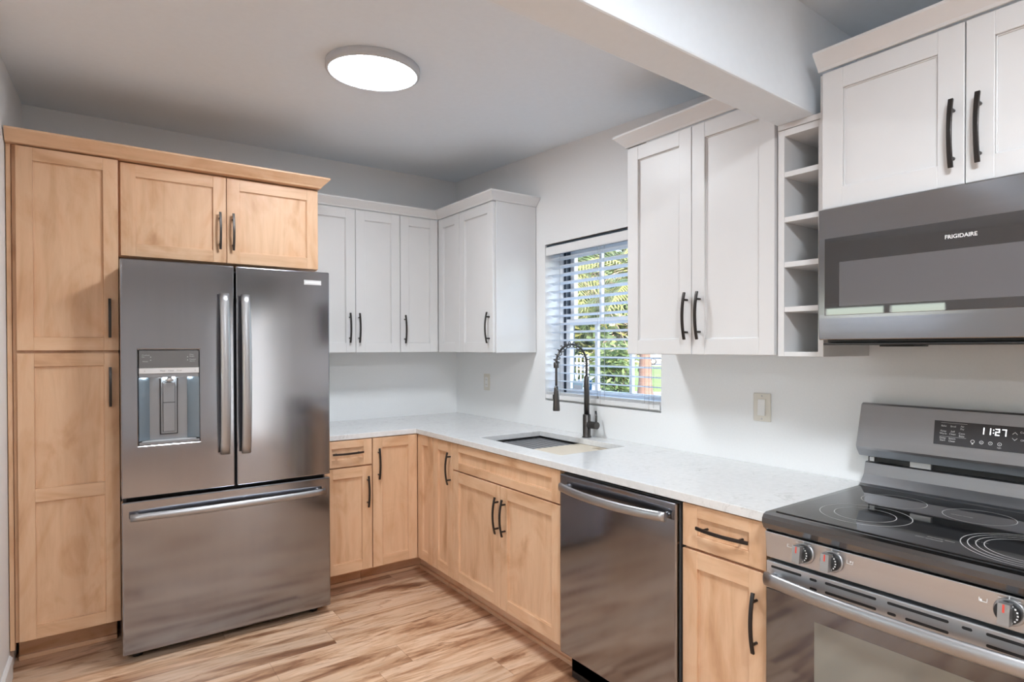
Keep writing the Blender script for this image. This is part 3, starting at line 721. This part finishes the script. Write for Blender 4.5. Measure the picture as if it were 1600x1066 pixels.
g = G(MT['gunmetal']); lathe(g, [(.0175, 0), (.0185, .006), (.015, .07), (.0125, .10), (.0115, .115), (.008, .128)], (ex, fy, 1.070)); g.box(ex-.019, ex-.013, fy-.006, fy+.006, 1.13, 1.155); g.build('spray_head', t)

# ------------------------------------------------------------------ dishwasher
DY0, DY1 = -2.6115, -2.003
t = thing('dishwasher', 'black stainless dishwasher with a bowed bar handle', 'dishwasher', (-.32, -2.305, 0))
g = G(MT['black']); g.box(-.600, -.02, DY0+.004, DY1-.004, .03, .868)
for y in (DY0+.05, DY1-.05): lathe(g, [(.015, 0), (.015, .031)], (-.45, y, 0)); lathe(g, [(.015, 0), (.015, .031)], (-.1, y, 0))
g.build('tub', t, .002)
g = G(MT['side']); g.box(-.641, -.6005, DY0+.0015, DY1-.0015, .130, .876); inner = g.build('inner_door', t, .003, label='dark grey door edge')
g = G(MT['steel']); g.box(-.662, -.6415, DY0, DY1, .128, .874); do = g.build('door', t, .006, seg=3)
g = G(MT['black']); g.box(-.575, -.60, DY0+.005, DY1-.005, .004, .122); g.build('kick_plate', t)
g = G(MT['steel_lt']); path = []; n = 20
for i in range(n+1):
    s = i/n*2-1; path.append((-.662-.022-.030*(1-abs(s)**2.2), DY1-.028+(DY0-DY1+.056)*i/n, .826-.004*(1-s*s)))
g.sweep(path, (0, 0, 1), [(math.cos(k/16*2*PI)*.0175, math.sin(k/16*2*PI)*.009) for k in range(16)])
for y in (DY1-.045, DY0+.045): g.cyl((-.6615, y, .826), (-.690, y, .826), .010)
g.build('handle', do, label='bowed satin steel handle')

# ------------------------------------------------------------------ range
RY0, RY1 = -3.700, -2.944
t = thing('range', 'black stainless freestanding electric range with glass cooktop', 'range', (-.34, -3.322, 0))
g = G(MT['side']); g.box(-.640, -.03, RY0+.004, RY1-.004, .035, .8975)
for x in (-.58, -.09):
    for y in (RY0+.05, RY1-.05): lathe(g, [(.02, 0), (.02, .01), (.012, .012), (.012, .036)], (x, y, 0))
g.build('body', t, .002)
# cooktop frame with bullnose front
g = G(MT['steel_dk'])
prof = [(-.055, .898), (-.640, .898), (-.640, .871), (-.672, .871), (-.684, .880), (-.692, .896), (-.691, .910), (-.684, .920), (-.672, .9245), (-.110, .9255), (-.055, .9255)]
g.prism([(x, RY1, z) for x, z in prof], (0, RY0-RY1, 0)); g.build('cooktop_frame', t, .003, seg=3)
g = G(MT['glass_blk']); g.box(-.655, -.118, RY0+.022, RY1-.022, .9245, .9272); ck = g.build('glass_cooktop', t, .001, label='glossy black glass cooktop')
def burner(x, y, radii, nm='burner_ring', m='print_d', w=.0022):
    g = G(MT[m])
    for r in radii: annulus(g, (x, y, .92745), r-w/2, r+w/2)
    g.build(nm, ck)
burner(-.268, -3.118, [.0855]); burner(-.490, -3.135, [.113, .076]); burner(-.262, -3.332, [.083], 'warming_zone_ring')
burner(-.500, -3.515, [.142, .128, .112, .096]); burner(-.262, -3.545, [.08])
for w_, x_, y_, z_ in (('WARM ZONE', -.292, -3.275, .0085), ('Ceramic Glass', -.575, -3.32, .010), ('HOT SURFACE', -.592, -3.30, .009), ('9in 12in', -.52, -3.40, .009)):
    g = G(MT['print_d']); text(g, w_, (x_, y_, .9274), (0, -1, 0), (1, 0, 0), z_); g.build('cooktop_print', ck, recalc=False)
# control panel with knobs
g = G(MT['steel_p'])
g.prism([(-.640, RY1-.001, .793), (-.668, RY1-.001, .793), (-.676, RY1-.001, .869), (-.640, RY1-.001, .869)], (0, RY0-RY1+.002, 0)); pn = g.build('front_panel', t, .002)
nx = Vector((-.995, 0, .105)).normalized()
def knob(y, z=.834):
    c = Vector((-.6722, y, z))
    g = G(MT['steel_lt'], MT['black'], MT['red'], MT['lit'])
    lathe(g, [(.029, 0), (.029, .004), (.026, .006)], c, nx, 36, 0)
    lathe(g, [(.0235, .006), (.0235, .020), (.021, .024), (.001, .0245)], c, nx, 36, 1)
    u = Vector((0, 1, 0)); v = nx.cross(u).normalized()
    a = [c + u*p + v*q + nx*.0246 for p, q in ((-.0115, -.0235), (.0115, -.0235), (.0115, .0235), (-.0115, .0235))]
    a = [c + u*p + v*q + nx*.022 for p, q in ((-.0105, -.0225), (.0105, -.0225), (.0105, .0225), (-.0105, .0225))]
    g.prism(a, nx*.022, 0)
    b = [c + u*p + v*q + nx*.0441 for p, q in ((-.002, .004), (.002, .004), (.002, .021), (-.002, .021))] if (v.z > 0) else [c + u*p - v*q + nx*.0441 for p, q in ((-.002, .004), (.002, .004), (.002, .021), (-.002, .021))]
    g.prism(b, nx*.0004, 2)
    for k in range(7):
        an = math.radians(-60+20*k); q = c - u*math.cos(an)*.0195 + v*math.sin(an)*.0195 + nx*.0242
        g.prism([q+u*p1*.0016+v*p2*.0016 for p1, p2 in ((-1, -1), (1, -1), (1, 1), (-1, 1))], nx*.0006, 3)
    g.build('knob', pn, .001, label='steel control knob with black skirt and red pointer')
for y in (-3.060, -3.137, -3.512, -3.590): knob(y)
up_ = nx.cross(Vector((0, -1, 0))); up_ = up_ if up_.z > 0 else -up_
def mark(y, z, w=.016, h=.013, fill=None):
    g = G(MT['lit']); c = Vector((-.6722+(.834-z)*.105, y, z)) + nx*.0006; u = Vector((0, -1, 0)); e = .0015
    for a0, a1, b0, b1 in ((-w/2, w/2, h/2-e, h/2), (-w/2, w/2, -h/2, -h/2+e), (-w/2, -w/2+e, -h/2, h/2), (w/2-e, w/2, -h/2, h/2)):
        g.quad([c+u*a+up_*b for a, b in ((a0, b0), (a1, b0), (a1, b1), (a0, b1))])
    if fill:
        x0_, y0_ = fill; g.quad([c+u*a+up_*b for a, b in ((x0_-.002, y0_-.002), (x0_+.002, y0_-.002), (x0_+.002, y0_+.002), (x0_-.002, y0_+.002))])
    g.build('burner_symbol', pn, recalc=False)
mark(-3.020, .846, fill=(-.004, .003)); mark(-3.182, .846, fill=(.002, 0)); mark(-3.465, .846, fill=(-.004, -.003)); mark(-3.64, .846)
for y in (-3.060, -3.137, -3.512, -3.590):
    g = G(MT['lit']); c = Vector((-.6722-.0032, y, .8655)) + nx*.0012
    g.quad([c+Vector((0, -1, 0))*a+up_*b for a, b in ((-.001, -.004), (.001, -.004), (.001, .004), (-.001, .004))])
    for k in (-1, 1):
        c2 = c + Vector((0, -1, 0))*.017*k - up_*.005
        g.quad([c2+Vector((0, -1, 0))*a+up_*b for a, b in ((-.003, -.0008), (.003, -.0008), (.003, .0008), (-.003, .0008))])
    g.build('dial_marks', pn, recalc=False)
# oven door
g = G(MT['steel_p'], MT['black'])
dx0, dx1 = -.672, -.6405
ys = [RY0+.002, RY1-.002]
slots = [(-2.962, -3.052, .770), (-3.075, -3.095, .768), (-3.117, -3.245, .770), (-3.27, -3.40, .770), (-3.425, -3.445, .768), (-3.47, -3.56, .77), (-3.075, -3.095, .743), (-3.117, -3.245, .745), (-3.27, -3.29, .745), (-3.31, -3.40, .745), (-3.47, -3.60, .745)]
g.box(dx0, dx1, ys[0], ys[1], .705, .784)
od = g.build('oven_door', t, .003)
g = G(MT['black'])
for a, b, z in slots:
    a, b = max(a, b), min(a, b); n = 8; h = .0035; pts = []
    for k in range(n+1): an = PI/2+PI*k/n; pts.append((dx0-.0002, a-h-math.cos(an)*-h*-1, z+math.sin(an)*h))
    poly = [(dx0-.0004, a-h+h*math.cos(PI/2-PI*k/n), z+h*math.sin(PI/2-PI*k/n)) for k in range(n+1)] + [(dx0-.0004, b+h-h*math.cos(-PI/2+PI*k/n), z+h*math.sin(-PI/2+PI*k/n)) for k in range(n+1)]
    g.prism(poly, (.0006, 0, 0))
g.build('vent_slots', od, label='black vent slots along the door top')
g = G(MT['glass_oven']); g.box(dx0+.001, dx1, ys[0], ys[1], .205, .7045); og = g.build('door_glass', t, .002, label='smoked oven door glass')
g = G(MT['mesh_ov'], MT['rackm']); g.box(dx0+.0004, dx0+.0012, RY0+.125, -3.088, .30, .655); g.build('oven_window', og, label='paler oven window')
g = G(MT['steel_lt']); path = []; n = 24
for i in range(n+1):
    s = i/n*2-1; path.append((dx0-.020-.034*(1-abs(s)**2.2), RY1-.012+(RY0-RY1+.024)*i/n, .738))
g.sweep(path, (0, 0, 1), [(math.cos(k/16*2*PI)*.020, math.sin(k/16*2*PI)*.010) for k in range(16)])
for y in (RY1-.03, RY0+.03): g.cyl((dx0+.0005, y, .738), (dx0-.026, y, .738), .014)
g.build('handle', od, label='wide bowed satin steel handle')
g = G(MT['steel_r']); g.box(dx0, dx1, ys[0], ys[1], .05, .198); g.build('storage_drawer', t, .003)
# backguard
g = G(MT['steel_r'])
g.prism([(x, RY1+.012, z) for x, z in ((-.012, 1.198), (-.062, 1.206), (-.070, 1.200), (-.108, 1.058), (-.106, 1.050), (-.086, 1.024), (-.012, 1.024))], (0, RY0-RY1-.012, 0)); bgd = g.build('backguard', t, .004, seg=3)
g = G(MT['steel_r'])
g.prism([(x, RY1, z) for x, z in ((-.012, 1.002), (-.060, 1.002), (-.066, .998), (-.076, .960), (-.100, .932), (-.116, .927), (-.116, .926), (-.012, .926))], (0, RY0-RY1, 0)); g.build('backguard_base', t, .002)
g = G(MT['black'], MT['silver']); g.box(-.055, -.012, RY0+.01, RY1-.006, 1.0022, 1.0238)
g.box(-.066, -.055, -3.062, -2.985+.0, 1.0024, 1.0026); g.box(-.068, -.0552, -3.145, -3.085, 1.004, 1.021, 1); g.box(-.062, -.0552, -2.972, -2.957, 1.004, 1.019, 1); g.build('vent_gap', t, label='black vent gap with grey bracket')
fu = Vector((0, -1, 0)); fv = (Vector((-.070, 0, 1.200))-Vector((-.108, 0, 1.058))).normalized(); fn = fu.cross(fv)
fn = fn if fn.x < 0 else -fn
FO = Vector((-.108, 0, 1.058))
def fp(y, h, o=0): return FO + Vector((0, y, 0)) + fv*h + fn*o
g = G(MT['panel_dark'])
g.prism([fp(y, h, .0002) for y, h in ((-3.163, .037), (-3.160, .112), (-3.535, .112), (-3.535, .037))], fn*.0016); dp = g.build('display_panel', bgd, .001, label='grey touch display panel')
g = G(MT['led'])
SEG = {'1': 'bc', '2': 'abged', '7': 'abc'}
def digit(ch, y, h, w=.0105, ht=.020, e=.0023):
    R = {'a': (0, w, ht-e, ht), 'b': (w-e, w, ht/2, ht), 'c': (w-e, w, 0, ht/2), 'd': (0, w, 0, e), 'e': (0, e, 0, ht/2), 'f': (0, e, ht/2, ht), 'g': (0, w, ht/2-e/2, ht/2+e/2)}
    for s in SEG[ch]:
        a0, a1, b0, b1 = R[s]; g.prism([fp(y-a, h+b, .0019) for a, b in ((a0, b0), (a1, b0), (a1, b1), (a0, b1))], fn*.0002)
for ch, y in (('1', -3.281), ('1', -3.2975), ('2', -3.3185), ('7', -3.3345)): digit(ch, y, .081)
for hh in (.086, .095): g.prism([fp(-3.3130-a, hh+b, .0019) for a, b in ((0, 0), (.002, 0), (.002, .003), (0, .003))], fn*.0002)
g.build('clock_digits', dp, label='glowing white 11:27 clock digits')
g = G(MT['lit'])
def ptxt(s, y, h, size=.0075): text(g, s, fp(y, h, .0019), fu, fv, size, align='CENTER')
for s, y, h in (('Bake', -3.187, .094), ('Broil', -3.212, .094), ('Air', -3.236, .096), ('Fry', -3.236, .088), ('Keep', -3.187, .078), ('Warm', -3.187, .070), ('Self', -3.212, .078), ('Clean', -3.212, .070), ('Conv', -3.236, .074), ('Bake', -3.236, .066), ('Delay', -3.187, .056), ('Start', -3.187, .049), ('Steam', -3.212, .056), ('Clean', -3.212, .048)):
    ptxt(s, y, h)
for h in (.106, .063):
    g.quad([fp(y, h+k, .0019) for y, k in ((-3.178, 0), (-3.248, 0), (-3.248, .0006), (-3.178, .0006))])
g.build('display_print', dp, recalc=False); g = G(MT['lit'])
for s, y, h in (('Cook', -3.385, .094), ('OFF', -3.385, .071)): ptxt(s, y, h)
def ringp(y, h, r, w=.0012, m=0):
    n = 20
    for k in range(n):
        a, b = 2*PI*k/n, 2*PI*(k+1)/n
        g.quad([fp(y+math.cos(q)*rr, h+math.sin(q)*rr, .0019) for q, rr in ((a, r-w), (a, r), (b, r), (b, r-w))])
for y in (-3.265, -3.287, -3.309, -3.331): ringp(y, .056, .0052)
for y, h, s in ((-3.309, .056, '+'), (-3.331, .056, 'v'), (-3.287, .056, 'n')): ptxt(s, y, h-.0025, .008)
g.quad([fp(-3.265+a, .0475+b, .0019) for a, b in ((-.002, 0), (.002, 0), (.002, .003), (-.002, .003))])
ptxt('Light', -3.331, .044, .005)
for s in (1, -1):
    y, h = -3.365, .0835+s*.0095
    for k in (-1, 1):
        g.quad([fp(y+a, h+b, .0019) for a, b in ((0, s*.003), (k*.006, -s*.003), (k*.006, -s*.0048), (0, s*.0012))])
g.build('display_print', dp, recalc=False)

# ------------------------------------------------------------------ wall plates
t = thing('light_switch', 'almond rocker light switch plate on the wall above the counter', 'light switch', (-.002, -2.513, 1.151))
g = G(MT['almond']); g.box(-.007, -.0005, -2.552, -2.474, 1.093, 1.209); g.build('plate', t, .003)
g = G(MT['white_pl'], MT['almond']); g.box(-.009, -.0065, -2.5305, -2.4955, 1.116, 1.186, 1); g.prism([(-.009, -2.529, 1.118), (-.0135, -2.529, 1.118), (-.010, -2.529, 1.184), (-.009, -2.529, 1.184)], (0, .032, 0)); g.build('rocker', t, .0008, label='white rocker')
for z in (1.104, 1.198): g = G(MT['silver']); lathe(g, [(.0032, 0), (.0032, .0008), (.001, .0012)], (-.007, -2.513, z), (-1, 0, 0), 12); g.build('screw', t)
t = thing('power_outlet', 'almond power outlet on the wall near the corner', 'outlet', (-.002, -.425, 1.105))
g = G(MT['almond']); g.box(-.006, -.0005, -.461, -.389, 1.104, 1.218); g.build('plate', t, .002)
g = G(MT['white_pl'], MT['black'])
g.box(-.009, -.0055, -.442, -.408, 1.127, 1.195)
for z in (1.144, 1.178):
    for y in (-.432, -.418): g.box(-.0094, -.0088, y-.001, y+.001, z-.005, z+.005, 1)
g.build('socket', t, .0006)

# ------------------------------------------------------------------ kitchen window
g = G(MT['vinyl'])
wx0, wx1 = .115, .195
fnw = lambda u, v, d: (d, u, v)
g.grid([WY0, WY0+.03, WY1-.03, WY1], [WZ0, WZ0+.035, WZ1-.03, WZ1], [(i, j) for i in range(3) for j in range(3) if (i, j) != (1, 1)], wx0, wx1, fnw)
win = struct(g.build('window_1', bevel=.002), 'white single hung window over the sink')
def sash(name, z0, z1, xa, xb):
    g = G(MT['vinyl']); a, b = WY0+.031, WY1-.031-.024; s = .035
    g.grid([a, a+s, b-s, b], [z0, z0+s, z1-s, z1], [(i, j) for i in range(3) for j in range(3) if (i, j) != (1, 1)], xa, xb, fnw)
    for y in (-1.385, -1.655): g.box(xa+.004, xb-.004, y-.010, y+.010, z0+s, z1-s)
    o = g.build(name, win, .002)
    g = G(MT['glass']); g.box((xa+xb)/2-.002, (xa+xb)/2+.002, a+s, b-s, z0+s, z1-s); g.build('pane', win)
sash('upper_sash', 1.535, WZ1-.031, .155, .185); sash('lower_sash', WZ0+.036, 1.570, .120, .150)
g = G(MT['track']); g.box(.122, .19, WY1-.0545, WY1-.0305, WZ0+.036, WZ1-.031); g.build('sash_track', win, label='dark side track of the sash')
g = G(MT['trim']); g.box(.030, wx0-.0005, WY0+.001, WY1-.001, WZ0+.0005, WZ0+.012); struct(g.build('trim_1', bevel=.001), 'white window sill board')
def sticker(y0, y1, z0, z1, mat, lab, mark):
    g = G(MT[mat], MT['lit']); g.box(.1318, .1325, y0, y1, z0, z1)
    for pts in mark: g.prism([(.1316, y1+(y0-y1)*a, z0+(z1-z0)*b) for a, b in pts], (.0001, 0, 0), 1)
    tag(g.build('window_sticker'), lab, 'sticker')
sticker(-1.262, -1.172, 1.135, 1.200, 'sky_st', 'pale blue sticker on the lower window glass', [[(.1, .2), (.9, .2), (.9, .6), (.1, .6)]])
sticker(-1.340, -1.272, 1.130, 1.205, 'blue', 'dark blue sticker on the lower window glass behind the faucet', [[(.15, .3), (.5, .8), (.55, .55), (.85, .7), (.5, .2), (.45, .45)]])
# venetian blind
t = thing('window_blind', 'white horizontal slat blind hanging in the window', 'blind', (.04, -1.52, WZ0+.02))
by0, by1 = WY0+.006, WY1-.008
g = G(MT['track']); g.box(.006, .062, by0, by1, 1.962, 2.0125); g.build('gap_shade_headrail', t, label='dark rail strip coloured as the shaded gap above the valance')  # dark colour stands for the shaded gap over the blind
g = G(MT['vinyl']); g.prism([(.004, by1-.004, 1.950), (-.006, by1-.004, 1.952), (-.006, by1-.004, 2.000), (.004, by1-.004, 2.004)], (0, by0-by1+.004, 0)); g.build('valance', t, .002)
g = G(MT['slat']); zt, zb3, ns = 1.925, 1.150, 17; pitch = (zt-zb3)/(ns-1)
for i in range(ns):
    z = zt-pitch*i
    R_ = [[(x, y, z + .0025*(1-((x-.036)/.025)**2) - .17*(x-.036) + h) for x, h in ((.011, 0), (.024, 0), (.036, 0), (.048, 0), (.061, 0), (.061, .0026), (.048, .0026), (.036, .0026), (.024, .0026), (.011, .0026))] for y in (by0, by1)]
    g.rings(R_, 0, True, True, False)
g.build('slats', t)
g = G(MT['vinyl']); g.box(-.004, .056, by0, by1, 1.0925, 1.118)
for k in range(3): g.box(.010, .061, by0, by1, 1.1195+.005*k, 1.1225+.005*k)
g.build('bottom_rail', t, .002)
g = G(MT['cord'])
for y in (-1.20, -1.52, -1.86):
    for x in (.0095, .0625): g.tube([(x, y, 1.118), (x, y, 1.96)], .0009, 6)
for y, zb4 in ((-1.555, 1.09), (-1.585, 1.11), (-1.90, 1.085), (-1.93, 1.10)): g.tube([(-.004, y, zb4), (-.003, y, 1.5), (-.006, y, 1.95)], .0010, 6)
g.build('cords', t)

# ------------------------------------------------------------------ garden outside the window
GZ = -.35
struct(G(MT['pave']).box(.2, 90, -30, 90, GZ-.1, GZ).build('ground'), 'pale paving outside the window')
struct(G(MT['pave']).box(-40, XL-.15, -40, 30, GZ-.1, GZ).build('ground_side')); struct(G(MT['pave']).box(XL-.15, .2, -40, YB-.15, GZ-.1, GZ).build('ground_front'))
C0 = Vector((-2.2723, -3.9396, 0))
def at(px, D, z=GZ):
    a = math.radians(YAW) + math.atan((px-800-PX)/FPX)
    return Vector((C0.x+math.sin(a)*D, C0.y+math.cos(a)*D, z))
g = G(MT['lawn']); a, b, c, d = at(975, 24.5, GZ), at(1150, 24.5, GZ), at(1150, 58, GZ), at(965, 58, GZ)
g.prism([a, b, c, d], (0, 0, .02)); tag(g.build('lawn'), 'bright green lawn across the paving outside the window', 'lawn', kind='stuff')
def frond(g, base, ang, L, rise, droop, mi, n=9, wd=.5):
    """palm frond: arching rib with paired leaflets"""
    dx, dy = math.cos(ang), math.sin(ang); pts = []
    for i in range(n+1):
        s = i/n; pts.append(Vector(base)+Vector((dx*L*s, dy*L*s, rise*s-droop*s*s)))
    g.tube(pts, [.015*(1-.8*i/n)+.003 for i in range(n+1)], 5, mi)
    sd = Vector((-dy, dx, 0))
    for i in range(1, n*3):
        s = i/(n*3); k = min(n-1, int(s*n)); p = pts[k].lerp(pts[k+1], s*n-k); tg = (pts[k+1]-pts[k]).normalized()
        l = wd*L*.45*math.sin(PI*min(1, s*.85+.12))
        for q in (-1, 1):
            tip = p + (sd*q*.8 + tg*.6)*l + Vector((0, 0, -l*.45)); w = tg*.018
            g.quad([p-w, p+w, tip+w*.2, tip-w*.2], mi)
def palm(px, D, h, r0, r1, mats, nf, L, label, seed, bark='bark2', zc=GZ):
    random.seed(seed); b = at(px, D); t = thing('palm_tree', label, 'palm tree', b)
    g = G(MT[bark]); pts = [b+Vector((0, 0, h*i/12)) for i in range(13)]
    g.tube(pts, [r0*(1-i/12)**1.5+r1*(1-(1-i/12)**1.5)+.008*(i % 2) for i in range(13)], 14); g.build('trunk', t)
    g = G(*[MT[m] for m in mats])
    for k in range(nf):
        an = 2*PI*k/nf+random.random()*.4; e = random.random()
        frond(g, b+Vector((0, 0, h-.05)), an, L*(.8+.4*random.random()), L*(.2+.9*e), L*(.6+.5*random.random()), random.randrange(len(mats)))
    g.build('fronds', t, recalc=False)
palm(1008, 8.2, 2.6, .20, .03, ['leafm', 'leafy'], 14, 1.3, 'palm with a flared brown trunk at the right of the window view', 3, 'bark')
palm(862, 11.8, 3.2, .14, .11, ['leafy', 'leafm', 'leafb'], 24, 2.0, 'tall palm with yellow green fronds at the left of the window view', 5)
palm(1062, 16.5, 3.7, .22, .17, ['leafb', 'leafy', 'leafm'], 26, 2.2, 'stout palm with dry brown fronds right of the window view', 6)
palm(930, 7.0, .75, .08, .06, ['leafd', 'leafm'], 16, .75, 'low dark green palm just outside the window behind the faucet', 8)
def shrub(px, D, w, h, mats, n, label, seed, ls=.16, z0=GZ):
    random.seed(seed); b = at(px, D); t = thing('shrub', label, 'shrub', b)
    g = G(MT['bark']); 
    for k in range(5):
        a = 2*PI*k/5; g.tube([b+Vector((.05*math.cos(a), .05*math.sin(a), 0)), b+Vector((w*.3*math.cos(a), w*.3*math.sin(a), h*.6))], [.03, .012], 6)
    g.build('stems', t)
    g = G(*[MT[m] for m in mats])
    for k in range(n):
        u, v = random.random()*2*PI, random.uniform(-.85, 1); rr = random.random()**.4
        c = b+Vector((math.cos(u)*w*.5*rr*math.sqrt(1-v*v*.7), math.sin(u)*w*.5*rr*math.sqrt(1-v*v*.7), h*(.5+.5*v*rr)))
        d1 = Vector((random.gauss(0, 1), random.gauss(0, 1), random.gauss(0, .6))).normalized(); d2 = d1.orthogonal().normalized()
        l = ls*(.6+.8*random.random()); mi = random.randrange(len(mats))
        f = g.bm.faces.new([g.bm.verts.new(p) for p in (c-d1*l, c+d2*l*.32, c+d1*l, c-d2*l*.32)]); f.material_index = mi
    g.build('foliage', t, recalc=False)
shrub(868, 18, 3.4, 5.6, ['leafm', 'leafy', 'leafd'], 2600, 'tall dense shrub at the left edge of the window view', 11, .22)
shrub(938, 28, 5.0, 8.0, ['leafm', 'leafy', 'leafb', 'leafd'], 3600, 'broad dark tree behind the palms in the window view', 12, .28)
shrub(1015, 90, 22, 15, ['leafm', 'leafd', 'leafy'], 3000, 'distant trees beyond the lawn at the right', 13, .6)
shrub(860, 48, 18, 15, ['leafm', 'leafd', 'leafb'], 3000, 'distant tree mass at the far left of the window view', 14, .6)
shrub(962, 15.5, .9, 1.95, ['leafd', 'leafm'], 1400, 'rounded dark green shrub before the lawn in the window view', 15, .10)
# white picket fence piece and a parked car
t = thing('picket_fence', 'short white picket fence among the plants outside the window', 'fence', at(905, 12.6))
p0, p1 = at(890, 12.6), at(919, 12.6); dv = (p1-p0); n = 6
g = G(MT['trim'])
for i in range(n):
    p = p0+dv*(i/(n-1)); g.box(p.x-.009, p.x+.009, p.y-.009, p.y+.009, GZ, 1.25)
g.build('pickets', t)
for z in (1.06, 1.20):
    g = G(MT['trim']); g.prism([p0+Vector((0, 0, z-GZ)), p1+Vector((0, 0, z-GZ)), p1+Vector((0, 0, z+.03-GZ)), p0+Vector((0, 0, z+.03-GZ))], (.012, -.012, 0)); g.build('rail', t)
cb = at(1040, 63); t = thing('car', 'white car parked beyond the lawn at the right of the window view', 'car', cb)
ca = math.radians(-38); ux = Vector((math.cos(ca), math.sin(ca), 0)); uy = Vector((-math.sin(ca), math.cos(ca), 0))
cp_ = lambda l, w, h: cb+ux*l+uy*w+Vector((0, 0, h))
g = G(MT['carw'])
g.prism([cp_(l, -.85, h) for l, h in ((-2.2, .35), (-2.25, .75), (-1.9, .95), (-1.2, 1.0), (-.55, 1.42), (.9, 1.45), (1.7, 1.02), (2.15, .95), (2.2, .35))], uy*1.7); g.build('car_body', t, .05)
g = G(MT['glass_blk'])
g.prism([cp_(l, -.86, h) for l, h in ((-1.0, 1.02), (-.48, 1.36), (.82, 1.38), (1.45, 1.02))], uy*1.72); g.build('side_windows', t)
for l in (-1.4, 1.35):
    for w in (-.80, .80):
        g = G(MT['tyre'], MT['silver']); lathe(g, [(.33, -.1), (.34, 0), (.33, .1)], cp_(l, w, .34), uy, 20); lathe(g, [(.2, -.11), (.2, .11)], cp_(l, w, .34), uy, 16, 1); g.build('wheel', t)
